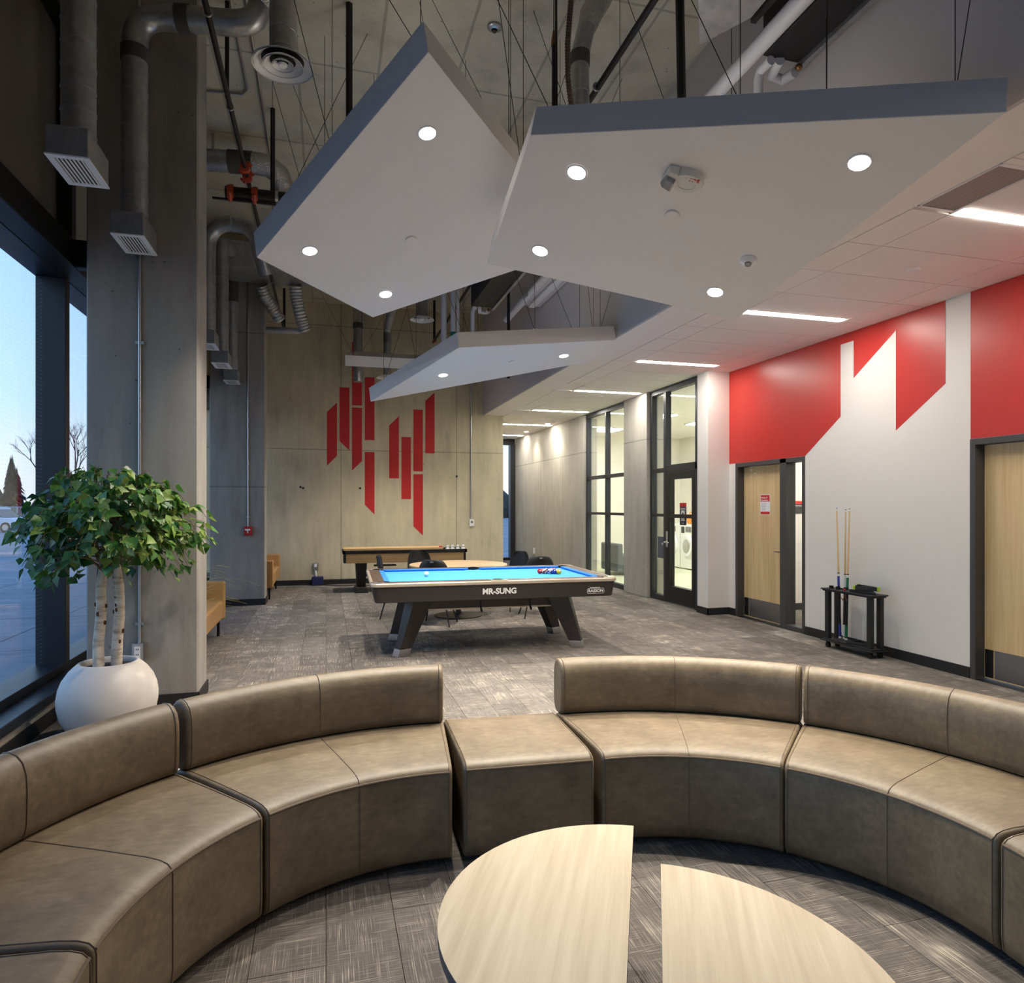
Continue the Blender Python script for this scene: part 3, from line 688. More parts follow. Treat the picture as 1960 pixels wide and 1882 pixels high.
build('box', MB().box(5.275, 5.304, 16.88, 17.0, 0.32, 0.46), m_wht, t, smooth=0, bevel=0.005); build('conduit', MB().tube([(5.292, 16.94, 0.32), (5.292, 16.94, 0.1)], 0.012, 8), m_conduit, t)

# ================================================================ FLOATING CEILING PANELS
def wires(parent, pts, n):
    for a, b in pts:
        build('suspension_wire', MB().tube([a, b], 0.0022, 5), m_pipe, parent)
def cloud(label, bot, top, n, T, wl):
    c = [sum(p[i] for p in bot)/len(bot) for i in range(3)]
    t = thing('ceiling_panel', label, 'ceiling panel', c, group='floating white ceiling panels')
    nn = Vector(n)
    tp = [top[i] if i in top else tuple(Vector(p)+nn*T) for i, p in enumerate(bot)]
    build('panel', MB().loft(bot, tp), m_cloud, t, smooth=0, bevel=0.003, seg=1)
    tv = [Vector(p) for p in tp]; cc = sum(tv, Vector())/len(tv)
    for i, p in enumerate(tv):
        a = p.lerp(cc, 0.12); b = p.lerp(tv[(i+1) % len(tv)], 0.5).lerp(cc, 0.08)
        L = [(a, Vector((a.x, a.y, ZS)))]
        if wl > 0: L.append((a, Vector((a.x+0.75*(1 if i % 2 else -1), a.y+0.35, ZS))))
        if wl > 1: L += [(b, Vector((b.x, b.y, ZS))), (b, Vector((b.x-0.5, b.y+0.6*(1 if i % 2 else -1), ZS)))]
        for p0, p1 in L:
            build('suspension_wire', MB().tube([p0, p1], 0.0025, 5), m_pipe, t)
    # added glowing bar, unseen on top of the panel, to brighten the slab
    x = (tv[1]-tv[0]).normalized() if wl > 1 else Vector((1, 0, 0)); y = nn.cross(x).normalized(); c0 = cc+nn*0.012
    def bar(hl, hw, z0, z1): return MB().loft([c0+x*a*hl+y*b*hw+nn*z0 for a, b in ((-1, -1), (1, -1), (1, 1), (-1, 1))], [c0+x*a*hl+y*b*hw+nn*z1 for a, b in ((-1, -1), (1, -1), (1, 1), (-1, 1))])
    if wl < 2: return t
    build('added_uplight_housing', bar(0.62, 0.035, -0.012, 0.03), m_wht, t, smooth=0); build('added_uplight_strip', bar(0.60, 0.028, 0.03, 0.034), m_added_uplight, t, smooth=0)
    return t
NA = (-0.116, 0.2325, 0.9657); NB = (0.2644, 0.173, 0.9488); NC_ = (-0.0879, 0.1268, 0.988)
cloud('white angular ceiling panel, left of the two nearest, pointed at its top', [(0.546, 3.715, 4.081), (-0.522, 5.583, 3.503), (0.433, 6.582, 3.378), (2.18, 5.536, 3.839)], {0: (0.523, 3.757, 4.281), 1: (-0.549, 5.615, 3.705)}, NA, 0.2, 2)
cloud('white angular ceiling panel, right of the two nearest, carrying the fire alarm', [(1.122, 3.662, 3.677), (1.189, 4.999, 3.414), (3.024, 4.51, 2.992), (3.027, 2.378, 3.38)], {0: (1.167, 3.698, 3.868), 1: (1.222, 4.985, 3.619), 3: (3.077, 2.41, 3.571)}, NB, 0.2, 2)
cloud('white angular ceiling panel farther back over the pool table', [(1.397, 7.231, 3.296), (0.575, 9.207, 2.969), (3.2, 7.841, 3.378), (3.208, 7.117, 3.472)], {0: (1.382, 7.253, 3.471), 1: (0.552, 9.181, 3.15), 3: (3.2, 7.16, 3.645)}, NC_, 0.177, 2)
cloud('white angular ceiling panel farthest back, seen edge-on', [(0.307, 11.535, 3.906), (2.46, 11.67, 3.946), (2.62, 12.3, 4.15), (0.5, 12.25, 4.14)], {}, (-0.03, -0.2, 0.98), 0.178, 1)
def frame_of(n):
    n = Vector(n).normalized(); u = n.cross(Vector((0, 1, 0))).normalized(); v = n.cross(u); return n, u, v
def downlight(c, n, label, watts=None):
    n, u, v = frame_of(n); c = Vector(c)
    t = thing('recessed_downlight', label, 'downlight', c, group='downlights in the floating panels')
    def ring(r, h): return [c+n*h+(u*math.cos(2*PI*k/24)+v*math.sin(2*PI*k/24))*r for k in range(24)]
    build('trim_ring', MB().rings([ring(0.066, 0.0), ring(0.064, -0.005), ring(0.054, -0.005), ring(0.051, -0.001)], caps=False), m_wht, t)
    build('lens', MB().rings([ring(0.0525, -0.003), ring(0.0505, -0.0055)]), m_down, t, smooth=0)
    ld = bpy.data.lights.new('downlight_beam', 'SPOT'); ld.energy = watts or DOWN_W; ld.color = DOWN_COL; ld.spot_size = math.radians(112); ld.spot_blend = 1.0; ld.shadow_soft_size = 0.045
    lo = bpy.data.objects.new('downlight_beam', ld); C.objects.link(lo); lo.location = c-n*0.05
    lo.rotation_euler = (-n).to_track_quat('-Z', 'Y').to_euler(); lo.rotation_euler = (0, 0, 0)
for c, l in (((0.625, 4.292, 3.952), 'round downlight near the pointed top of the left white panel'), ((-0.123, 5.508, 3.569), 'round downlight near the left corner of the left white panel'), ((0.519, 6.173, 3.486), 'round downlight near the bottom corner of the left white panel')): downlight(c, NA, l)
for c, l in (((1.448, 3.78, 3.564), 'round downlight left of the fire alarm on the right white panel'), ((1.485, 4.609, 3.403), 'round downlight at the lower left corner of the right white panel'),
             ((2.704, 2.921, 3.371), 'round downlight at the far right of the right white panel'), ((2.717, 4.301, 3.116), 'round downlight at the bottom tip of the right white panel')): downlight(c, NB, l)
for c, l in (((1.382, 8.168, 3.174), 'left round downlight in the white panel over pool table'), ((2.744, 7.596, 3.369), 'right round downlight in the white panel over pool table')): downlight(c, NC_, l)
for c, l in (((0.95, 11.83, 3.985), 'left hidden downlight in the edge-on panel'), ((1.85, 11.88, 4.01), 'right hidden downlight in the edge-on panel')): downlight(c, (-0.03, -0.2, 0.98), l)
for y in (15.0, 16.75):
    downlight((5.02, y, ZC-0.004), (0, 0, 1), 'round wall-washing downlight in the corridor ceiling, %s' % ('nearer' if y < 16 else 'farther'), 60.0)
def cover(c, n, label):
    n, u, v = frame_of(n); c = Vector(c)
    def ring(r, h): return [c+n*h+(u*math.cos(2*PI*k/24)+v*math.sin(2*PI*k/24))*r for k in range(24)]
    single('sprinkler_cover', label, 'cover plate', MB().rings([ring(0.045, 0), ring(0.047, -0.008), ring(0.044, -0.013), ring(0.012, -0.015)]), m_cloud, group='sprinkler covers')
cover((0.654, 5.381, 3.693), NA, 'flat round sprinkler cover on the left white panel'); cover((2.087, 3.783, 3.386), NB, 'flat round sprinkler cover below the fire alarm'); cover((2.155, 7.746, 3.298), NC_, 'flat round sprinkler cover on the panel over pool table')
n, u, v = frame_of(NB)
def rg(c, r, h, ax=1.0): return [Vector(c)+n*h+(u*math.cos(2*PI*k/24)*ax+v*math.sin(2*PI*k/24))*r for k in range(24)]
oc = (2.7, 3.876, 3.198)
t = thing('occupancy_sensor', 'small white domed occupancy sensor on the right white panel', 'sensor', oc)
build('base', MB().rings([rg(oc, 0.055, 0), rg(oc, 0.053, -0.012), rg(oc, 0.028, -0.03)]), m_wht, t); build('lens', MB().rings([rg(oc, 0.024, -0.028), rg(oc, 0.02, -0.042), rg(oc, 0.006, -0.047)]), m_clear, t)
fc = Vector((1.982, 3.484, 3.469))
t = thing('fire_alarm', 'white ceiling fire alarm strobe with red lettering on right panel', 'fire alarm', fc)
fr = Vector((0.9638, -0.2666, 0)); fr = (fr-n*fr.dot(n)).normalized(); fb = n.cross(fr).normalized()
fb = -fb if fb.y > 0 else fb       # points towards the camera
def at(a, b, h): return fc+fr*a+fb*b+n*h
build('speaker_body', MB().rings([[at(0.035+0.098*s*math.cos(2*PI*k/28), 0.075*s*math.sin(2*PI*k/28), h) for k in range(28)] for s, h in ((1, 0), (1, -0.03), (0.92, -0.045), (0.55, -0.05), (0.5, -0.046))]), m_ivory, t)
build('strobe_housing', MB().loft([at(-0.115, -0.045, 0), at(-0.03, -0.06, 0), at(-0.02, 0.075, 0), at(-0.085, 0.08, 0)], [at(-0.108, -0.045, -0.045), at(-0.04, -0.055, -0.06), at(-0.03, 0.07, -0.055), at(-0.08, 0.075, -0.045)]), m_ivory, t, smooth=0, bevel=0.01)
build('strobe_lens', MB().loft([at(-0.118, -0.04, -0.028), at(-0.04, -0.05, -0.05), at(-0.03, 0.035, -0.05), at(-0.088, 0.045, -0.03)], [at(-0.106, -0.035, -0.066), at(-0.05, -0.045, -0.085), at(-0.042, 0.028, -0.085), at(-0.086, 0.035, -0.066)]), m_clear, t, smooth=0, bevel=0.008)
text_mesh('fire_lettering', 'FIRE', 0.032, at(0.07, 0.038, -0.0475), rotm(fr, fb) if rotm(fr, fb).col[2].z < 0 else rotm(fr, fb), m_signred, t, 0.0012, 0.001)

# ================================================================ DUCTS
def spiral(path, r, name='duct_run', pitch=0.13, mat=None, parent=None, n=20):
    """round duct with raised seam rings along straight stretches of the path"""
    o = build(name, MB().tube(path, r, n), mat or m_galv, parent)
    P = [Vector(p) for p in path]
    for a, b in zip(P, P[1:]):
        d = b-a; L = d.length
        if L < 0.3: continue
        q = 0.06
        while q < L-0.04:
            c = a+d*(q/L); build('seam_ring', MB().tube([c-d*(0.0032/L), c+d*(0.0032/L)], r+0.004, n), m_conduit, o); q += pitch
    return o
def bend(p0, p1, p2, rad, n=6):
    """points replacing corner p1 by an arc"""
    p0, p1, p2 = Vector(p0), Vector(p1), Vector(p2); a = (p0-p1).normalized(); b = (p2-p1).normalized()
    s = p1+a*rad; e = p1+b*rad
    return [(1-t)**2*s+2*t*(1-t)*p1+t*t*e for t in [i/n for i in range(n+1)]]
ZR = 3.477
def register(x0, x1, y0, y1, t):
    """galvanised box with a white louvred grille below"""
    zt = ZR+0.17
    build('register_box', MB().box(x0+0.004, x1-0.004, y0+0.004, y1-0.004, ZR+0.006, zt), m_galv, t, smooth=0, bevel=0.004, seg=1)
    fw = 0.036
    g = build('grille_frame', MB().box(x0, x1, y0, y0+fw, ZR, ZR+0.008).box(x0, x1, y1-fw, y1, ZR, ZR+0.008).box(x0, x0+fw, y0+fw, y1-fw, ZR, ZR+0.008).box(x1-fw, x1, y0+fw, y1-fw, ZR, ZR+0.008), m_wht, t, smooth=0)
    build('grille_backing', MB().box(x0+fw, x1-fw, y0+fw, y1-fw, ZR+0.005, ZR+0.006), m_black, g, smooth=0)
    k = 7; wd = (x1-x0-2*fw)/k
    for i in range(k):
        x = x0+fw+wd*(i+0.5)
        build('louver', MB().loft([(x-wd*0.18, y0+fw, ZR), (x+wd*0.1, y0+fw, ZR), (x+wd*0.22, y0+fw, ZR+0.005), (x-wd*0.06, y0+fw, ZR+0.005)], [(x-wd*0.18, y1-fw, ZR), (x+wd*0.1, y1-fw, ZR), (x+wd*0.22, y1-fw, ZR+0.005), (x-wd*0.06, y1-fw, ZR+0.005)]), m_wht, g, smooth=0)
RD = 0.088
def drop(xc, yc, y0, y1, label, path, taper=True):
    t = thing('drop_duct', label, 'duct', (xc, yc, ZR), group='spiral drop ducts along the windows')
    register(xc-0.108, xc+0.108, y0, y1, t)
    spiral(path, RD, 'duct_run', parent=t)
    return t
xc = -1.368
drop(xc, 4.38, 4.19, 4.56, 'spiral drop duct with louvred box, nearest to the camera by the window', [(xc, 4.38, ZR+0.15), (xc, 4.38, ZS-0.02)])
xc2 = -1.352
p = [(xc2, 5.49, ZR+0.15)]+bend((xc2, 5.49, ZR), (xc2, 5.49, 5.17), (0, 5.3, 5.17), 0.22)+bend((xc2, 5.49, 5.17), (-0.47, 5.36, 5.17), (-0.47, 5.36, 6), 0.2)+[(-0.44, 5.36, ZS-0.02)]
t = drop(xc2, 5.49, 5.29, 5.68, 'spiral drop duct turning right in front of the near column', p)
build('tape_band', MB().tube([(xc2, 5.49, 4.82), (xc2, 5.49, 4.92)], RD+0.006, 20), m_tape, t); build('tape_band', MB().tube([(-1.06, 5.445, 5.17), (-0.97, 5.432, 5.17)], RD+0.006, 20), m_tape, t)
build('flexible_end', MB().tube([(-0.46, 5.34, 5.33), (-0.40, 5.30, 5.40), (-0.28, 5.25, 5.5), (-0.1, 5.2, 5.62)], 0.1, 16), m_foil, t)
drop(-1.37, 8.77, 8.57, 8.92, 'spiral drop duct just behind the near column edge', [(-1.37, 8.77, ZR+0.15), (-1.37, 8.77, 4.45)]+bend((-1.37, 8.77, 4.4), (-1.37, 8.77, 4.95), (-1.0, 8.6, 4.95), 0.3)+bend((-1.37, 8.77, 4.95), (-0.80, 8.6, 4.95), (-0.75, 8.75, 4.2), 0.3)+[(-0.70, 8.75, 4.4)])
drop(-1.368, 9.88, 9.68, 10.08, 'spiral drop duct with louvred box in front of the far column, nearer of two', [(-1.368, 9.88, ZR+0.15), (-1.368, 9.88, 4.9)]+bend((-1.368, 9.88, 4.9), (-1.368, 9.88, 5.2), (-1.30, 10.4, 5.2), 0.18)+[(-1.31, 10.27, 5.2)])
t = drop(-1.40, 11.17, 10.99, 11.34, 'spiral drop duct with louvred box against the far column, farther of two', [(-1.40, 11.17, ZR+0.15), (-1.40, 11.17, 5.02)])
build('tape_band', MB().tube([(-1.40, 11.17, 4.72), (-1.40, 11.17, 5.03)], RD+0.007, 20), m_tape, t)
# big rectangular duct crossing behind the far column
t = thing('rectangular_duct', 'large rectangular sheet metal duct running across behind left panel', 'duct', (-0.2, 10.6, 4.98))
build('duct_body', MB().box(-1.40, 1.2, 10.28, 10.95, 4.98, 5.36), m_galv, t, smooth=0, bevel=0.006)
for x in (-0.75, 0.0, 0.75): build('flange', MB().box(x-0.012, x+0.012, 10.26, 10.97, 4.96, 5.38), m_galv, t, smooth=0)
def flex(label, pts, r, mat=m_foil):
    P = [Vector(p) for p in pts]; Q = []; R_ = []
    # resample and ripple the radius
    for a, b in zip(P, P[1:]):
        m = max(3, int((b-a).length/0.022))
        for i in range(m): Q.append(a.lerp(b, i/m)); R_.append(r*(1+(0.10 if len(Q) % 2 else -0.05)))
    Q.append(P[-1]); R_.append(r)
    return single('flexible_duct', label, 'duct', MB().tube(Q, R_, 16), mat, group='foil flexible ducts')
flex('crinkled foil flexible duct hanging straight under the crossing duct', [(-0.46, 10.9, 4.955), (-0.445, 10.95, 4.8), (-0.40, 11.0, 4.6), (-0.36, 11.06, 4.45), (-0.31, 11.1, 4.33)], 0.09)
flex('crinkled foil flexible duct slanting left of the black hanger', [(-0.95, 10.9, 4.93), (-0.90, 10.98, 4.80), (-0.80, 11.1, 4.66), (-0.70, 11.2, 4.5)], 0.09)
single('short_spiral_duct', 'short horizontal silver duct under the sprinkler pipe end', 'duct', MB().tube([(-0.92, 11.45, 4.40), (-0.62, 11.42, 4.40), (-0.4, 11.40, 4.40)], 0.055, 16), m_galv)
flexd = thing('horizontal_spiral_duct', 'horizontal spiral duct with foil elbow beside the near column', 'duct', (-0.9, 7.6, 5.25))
spiral([(-1.7, 8.05, 5.36), (-0.95, 7.95, 5.36)], 0.115, 'duct_run', parent=flexd); build('tape_band', MB().tube([(-1.03, 7.96, 5.36), (-0.78, 7.93, 5.36)], 0.122, 18), m_tape, flexd)
build('flexible_end', MB().tube([(-0.79, 7.93, 5.36), (-0.62, 7.9, 5.34), (-0.50, 7.92, 5.26), (-0.44, 7.96, 5.12)], [0.118, 0.12, 0.115, 0.105], 16), m_foil, flexd)
build('hanger_strap', MB().box(-1.21, -1.18, 7.96, 7.99, 5.36, ZS-0.002), m_galv, flexd, smooth=0)
def diffuser(c, R, label, duct_top, rd, lean=(0, 0)):
    t = thing('round_diffuser', label, 'air diffuser', c, group='round ceiling diffusers')
    x, y, z = c
    build('outer_cone', MB().lathe([(R, 0), (R*1.0, 0.008), (R*0.72, 0.045), (R*0.70, 0.04), (R*0.93, 0.004)], 36, c, caps=False), m_wht, t)
    build('middle_cone', MB().lathe([(R*0.66, 0.0), (R*0.66, 0.007), (R*0.44, 0.04), (R*0.42, 0.034), (R*0.60, 0.002)], 32, c, caps=False), m_wht, t)
    build('inner_cone', MB().lathe([(R*0.36, 0.0), (R*0.36, 0.007), (R*0.2, 0.034), (R*0.19, 0.03), (R*0.31, 0.002)], 28, c, caps=False), m_wht, t)
    build('centre_button', MB().lathe([(0.005, -0.004), (R*0.13, 0.0), (R*0.16, 0.012), (0.005, 0.02)], 20, c), m_wht, t)
    build('dark_throat', MB().lathe([(R*0.69, 0.042), (R*0.69, 0.05)], 28, c), m_black, t)
    spiral([(x, y, z+0.05), (x+lean[0], y+lean[1], duct_top)], rd, 'duct_run', parent=t)
    return t
diffuser((-0.297, 5.039, 4.69), 0.21, 'round white diffuser with stepped rings nearest, left of the panels', ZS-0.02, 0.09)
diffuser((1.554, 11.273, 4.69), 0.20, 'round white diffuser hanging beyond the left panel tip', ZS-0.02, 0.095)
t = diffuser((1.121, 12.971, 4.008), 0.2, 'round white diffuser half hidden behind the edge-on panel', 4.72, 0.07)
build('collar', MB().tube([(1.121, 12.971, 4.68), (1.121, 12.971, 4.86)], 0.075, 18), m_chrome, t)
build('flexible_neck', MB().tube([(1.121, 12.971, 4.86), (1.15, 12.96, 5.05), (1.21, 12.9, 5.3), (1.3, 12.8, 5.6)], [0.075, 0.085, 0.1, 0.11], 16), m_foil, t)
t = thing('spiral_duct', 'vertical spiral duct passing down behind the edge-on panel', 'duct', (0.575, 12.914, 3.8))
spiral([(0.575, 12.914, 3.9), (0.575, 12.914, 4.95)], 0.085, parent=t); build('collar', MB().tube([(0.575, 12.914, 4.95), (0.585, 12.914, 5.25), (0.6, 12.9, ZS-0.02)], 0.08, 18), m_chrome, t); build('tape_band', MB().tube([(0.575, 12.914, 4.90), (0.575, 12.914, 5.0)], 0.092, 18), m_tape, t)
t = thing('spiral_duct', 'vertical spiral duct with foil top behind the right white panel', 'duct', (1.9, 4.87, 4.2))
spiral([(1.9, 4.87, 4.1), (1.893, 4.872, 5.0)], 0.07, parent=t, pitch=0.3); build('tape_band', MB().tube([(1.894, 4.872, 4.97), (1.896, 4.872, 5.07)], 0.076, 18), m_tape, t)
build('collar', MB().tube([(1.895, 4.872, 5.06), (1.93, 4.86, 5.22), (1.95, 4.855, 5.3)], 0.07, 18), m_galv, t); build('flexible_end', MB().tube([(1.95, 4.855, 5.27), (1.97, 4.85, 5.36), (2.05, 4.83, 5.5), (2.1, 4.8, 5.64)], [0.074, 0.088, 0.09, 0.09], 16), m_foil, t)
P = [Vector(p) for p in ((1.80, 4.75, 4.3), (1.77, 4.72, 4.5), (1.735, 4.71, 4.75), (1.73, 4.705, 5.0), (1.755, 4.70, 5.33), (1.76, 4.70, 5.64))]
Q = []; R_ = []
for a, b in zip(P, P[1:]):
    m = int((b-a).length/0.011)
    for i in range(m): Q.append(a.lerp(b, i/m)); R_.append(0.0225 if len(Q) % 2 else 0.017)
single('corrugated_hose', 'brown corrugated hose beside the foil-topped duct', 'hose', MB().tube(Q, R_, 12), m_hose)

# ================================================================ PIPES, STRUTS, CONDUITS
def coupling(p, axis, r, t, name='coupling'):
    a = Vector(axis).normalized(); p = Vector(p)
    mb = MB().tube([p-a*0.03, p+a*0.03], r*1.35, 12)
    u = a.orthogonal().normalized(); v = a.cross(u)
    for s in (-1, 1): mb.tube([p+u*s*r*1.7-v*r*0.8, p+u*s*r*1.7+v*r*0.8], r*0.38, 8); mb.tube([p+u*s*r*1.2, p+u*s*r*1.9], r*0.5, 8)
    build(name, mb, m_orange, t)
def hoop(p, axis, r, t):
    a = Vector(axis).normalized(); p = Vector(p); build('hanger_ring', MB().tube([p-a*0.008, p+a*0.008], r+0.006, 14), m_alum, t)
t = thing('sprinkler_pipe', 'long dark sprinkler pipe running back on the left', 'pipe', (-0.76, 9, 4.85))
build('pipe', MB().tube([(-0.765, -4.9, 4.85), (-0.755, 13.3, 4.85)], 0.021, 12), m_pipe, t)
coupling((-0.757, 6.98, 4.85), (0, 1, 0), 0.034, t); coupling((-0.757, 7.17, 4.85), (0, 1, 0), 0.034, t); coupling((-0.755, 13.28, 4.85), (0, 1, 0), 0.026, t)
for y in (4.85, 5.95, 10.4): hoop((-0.76, y, 4.85), (0, 1, 0), 0.024, t)
t = thing('sprinkler_pipe', 'long dark sprinkler pipe running back on the right', 'pipe', (2.05, 9, 4.85))
build('pipe', MB().tube([(2.04, -4.9, 4.85), (2.069, 13.28, 4.85)], 0.024, 12), m_pipe, t); coupling((2.069, 13.26, 4.85), (0, 1, 0), 0.026, t); hoop((2.043, 4.9, 4.85), (0, 1, 0), 0.027, t)
t = thing('sprinkler_main', 'thick black sprinkler main with red couplings crossing behind left panel', 'pipe', (0.5, 7.5, 4.80))
build('pipe', MB().tube([(-0.98, 7.32, 4.74), (1.3, 7.25, 4.74)], 0.06, 16), m_pipe, t)
for x in (-0.93, -0.70): coupling((x, 7.32, 4.74), (1, 0, 0), 0.056, t)
build('pipe_label', MB().tube([(-0.50, 7.305, 4.74), (-0.47, 7.304, 4.74)], 0.062, 16), m_alum, t)
single('clevis_bar', 'thin strut bar under the sprinkler main', 'strut', MB().box(-1.1, 0.9, 7.29, 7.32, 4.655, 4.67), m_pipe)
def strut(a, b, r, label, mat=m_black): return single('hanger_strut', label, 'strut', MB().tube([a, b], r, 6), mat, group='black hanger struts')
strut((-0.773, 5.86, 4.87), (-0.773, 5.86, ZS-0.003), 0.018, 'black vertical strut holding the left sprinkler pipe')
strut((-0.528, 7.31, 4.80), (-0.528, 7.31, ZS-0.003), 0.026, 'black vertical strut over the sprinkler main')
strut((0.181, 5.62, 4.15), (0.181, 5.62, ZS-0.003), 0.03, 'thick black vertical strut rising behind the left panel')
strut((1.633, 4.736, 3.78), (1.633, 4.736, 5.0), 0.016, 'black vertical rod with brass tip behind the right panel')
strut((2.15, 3.766, 3.7), (2.11, 3.766, ZS-0.003), 0.027, 'thick black strut rising above the right panel')
strut((-0.755, 13.27, 4.87), (-0.755, 13.27, ZS-0.003), 0.026, 'black strut at the far end of left sprinkler pipe')
strut((2.069, 13.26, 4.87), (2.069, 13.26, ZS-0.003), 0.026, 'black strut at the far end of right sprinkler pipe')
strut((2.52, 9.3, 3.4), (2.52, 9.3, ZS-0.003), 0.023, 'black strut by the white insulated pipe')
single('rod_tip', 'small brass tip on the black rod', 'fitting', MB().tube([(1.633, 4.736, 4.99), (1.633, 4.736, 5.03), (1.633, 4.736, 5.1)], [0.022, 0.02, 0.008], 10), m_brass)
def conduit(pts, r, label, mat=m_conduit): return single('conduit', label, 'conduit', MB().tube(pts, r, 8), mat, group='ceiling conduits')
conduit([(1.61, 4.60, 3.8), (1.60, 4.60, ZS-0.003)], 0.010, 'thin dark conduit beside the black rod', m_pipe)
conduit([(-0.62, 5.7, ZS-0.02), (-0.62, 7.9, ZS-0.02), (-0.62, 10.2, ZS-0.02)], 0.014, 'grey conduit along the slab, outer of two')
conduit([(-0.74, 5.7, ZS-0.02), (-0.74, 7.0, ZS-0.02), (-0.80, 7.1, ZS-0.02), (-1.2, 7.15, ZS-0.02)], 0.012, 'grey conduit along the slab turning to the column')
# insulated pipe and fan coils along the bulkhead
t = thing('insulated_pipe', 'long white insulated pipe beside the grey bulkhead', 'pipe', (2.75, 7, 4.62))
build('pipe', MB().tube([(2.685, -4.9, 4.62), (2.84, 10.6, 4.62)], 0.056, 16), m_wpipe, t)
for y in (2.6, 5.4, 9.2): hoop((2.73, y, 4.62), (0, 1, 0), 0.064, t)
def fancoil(x0, x1, y0, y1, z0, z1, label):
    t = thing('fan_coil_unit', label, 'fan coil', ((x0+x1)/2, (y0+y1)/2, z0), group='black fan coil units')
    build('casing', MB().box(x0, x1, y0, y1, z0, z1), m_blackpl, t, smooth=0, bevel=0.008)
    build('support_channel', MB().box(x1+0.01, x1+0.05, y0-0.05, y1+0.05, z0-0.02, z0+0.02), m_galv, t, smooth=0)
    build('drain_pipe', MB().tube([(x0+0.05, y1-0.02, z0-0.03), (x0+0.05, y1+0.10, z0-0.03), (x0+0.05, y1+0.12, z0-0.08), (x0+0.05, y1+0.12, z0-0.55)], 0.032, 12), m_wpipe, t)
    build('return_pipe', MB().tube([(x0+0.12, y1-0.02, z0-0.02), (x0+0.16, y1+0.12, z0-0.03), (x0+0.26, y1+0.14, z0-0.03), (x0+0.27, y1+0.02, z0-0.05)], 0.034, 12), m_wpipe, t)
    build('brass_valve', MB().sphere((x0+0.27, y1-0.02, z0-0.04), 0.025, 10, 8), m_brass, t)
    return t
fancoil(2.84, 3.12, 1.6, 3.92, 4.6, 4.95, 'black fan coil unit above the right panel by the bulkhead')
fancoil(2.12, 2.44, 7.6, 10.0, 4.6, 4.95, 'black fan coil unit seen in the gap between the panels')
t = thing('sheet_metal_plenum', 'sheet metal duct corner hanging above the right panel', 'duct', (2.45, 3.3, 4.75))
build('duct_body', MB().loft([(2.12, 3.55, 4.72), (2.42, 4.02, 4.66), (2.60, 3.7, 4.66), (2.60, 1.4, 4.74), (2.12, 1.4, 4.74)], [(2.12, 3.55, 5.15), (2.42, 4.02, 5.15), (2.60, 3.7, 5.15), (2.60, 1.4, 5.15), (2.12, 1.4, 5.15)]), m_galv, t, smooth=0, bevel=0.004)
build('support_channel', MB().box(2.605, 2.64, 1.4, 3.72, 4.64, 4.68), m_pipe, t, smooth=0)
t = thing('sheet_metal_plenum', 'sheet metal duct beyond the panels beside the second fan coil', 'duct', (1.6, 9.2, 4.85))
build('duct_body', MB().box(1.45, 2.0, 7.4, 10.1, 4.85, 5.3), m_galv, t, smooth=0, bevel=0.006)
build('flange', MB().box(1.43, 2.02, 8.6, 8.63, 4.83, 5.32), m_galv, t, smooth=0)
t = thing('cable_tray', 'white perforated cable tray against the bulkhead', 'tray', (3.0, 9.2, 4.7))
build('tray', MB().box(2.92, 3.22, 8.4, 10.0, 4.68, 4.70).box(2.92, 2.935, 8.4, 10.0, 4.70, 4.75), m_wpipe, t, smooth=0); build('tray_light', MB().box(3.0, 3.10, 8.5, 9.9, 4.62, 4.66), m_wht, t, smooth=0, bevel=0.01)
t = thing('green_riser', 'pair of white risers with green lower fittings beside fan coil', 'pipe', (1.95, 10.3, 3.9))
for x, mt in ((1.90, 0), (1.975, 1)):
    build('riser', MB().tube([(x, 10.3, 4.25), (x, 10.3, ZS-0.003)], 0.038 if mt == 0 else 0.026, 12), m_wpipe, t); build('green_fitting', MB().tube([(x, 10.3, 3.7), (x, 10.3, 4.27)], 0.042 if mt == 0 else 0.03, 12), m_green, t)
t = thing('pipe_riser', 'plain grey vertical riser left of the green fittings', 'pipe', (1.77, 10.4, 3.8)); build('riser', MB().tube([(1.77, 10.4, 3.6), (1.77, 10.4, ZS-0.003)], 0.045, 12), m_wpipe, t)
# wall conduits and devices
def wall_conduit(x, y, z0, z1, label, mat=m_conduit, r=0.011):
    t = thing('wall_conduit', label, 'conduit', (x, y, z0)); build('tube', MB().tube([(x, y, z0), (x, y, z1)], r, 10), mat, t)
    for z in (z0+0.15, z0+0.45*(z1-z0), z1-0.3): build('strap', MB().box(x-0.03, x+0.03, y-0.006, y+0.011, z-0.012, z+0.012), m_conduit, t, smooth=0)
    return t
t = wall_conduit(-1.384, 5.752, 0.51, ZS-0.003, 'galvanised conduit running up the near concrete column')
t = thing('column_outlet', 'grey outlet box with white receptacle on the near column', 'outlet', (-1.388, 5.76, 0.38))
build('box', MB().box(-1.428, -1.348, 5.705, 5.764, 0.375, 0.515), m_alum, t, smooth=0, bevel=0.005); build('receptacle', MB().box(-1.408, -1.368, 5.700, 5.706, 0.40, 0.49), m_wht, t, smooth=0)
for z in (0.425, 0.465):
    for dx in (-0.007, 0.007): build('slot', MB().box(-1.388+dx-0.0025, -1.388+dx+0.0025, 5.6985, 5.70, z, z+0.012), m_black, t, smooth=0)
wall_conduit(-1.187, 11.337, 1.25, ZS-0.003, 'galvanised conduit running up the far concrete column', r=0.013)
t = thing('fire_pull_station', 'small red fire pull station on the far column', 'pull station', (-1.187, 11.34, 1.12))
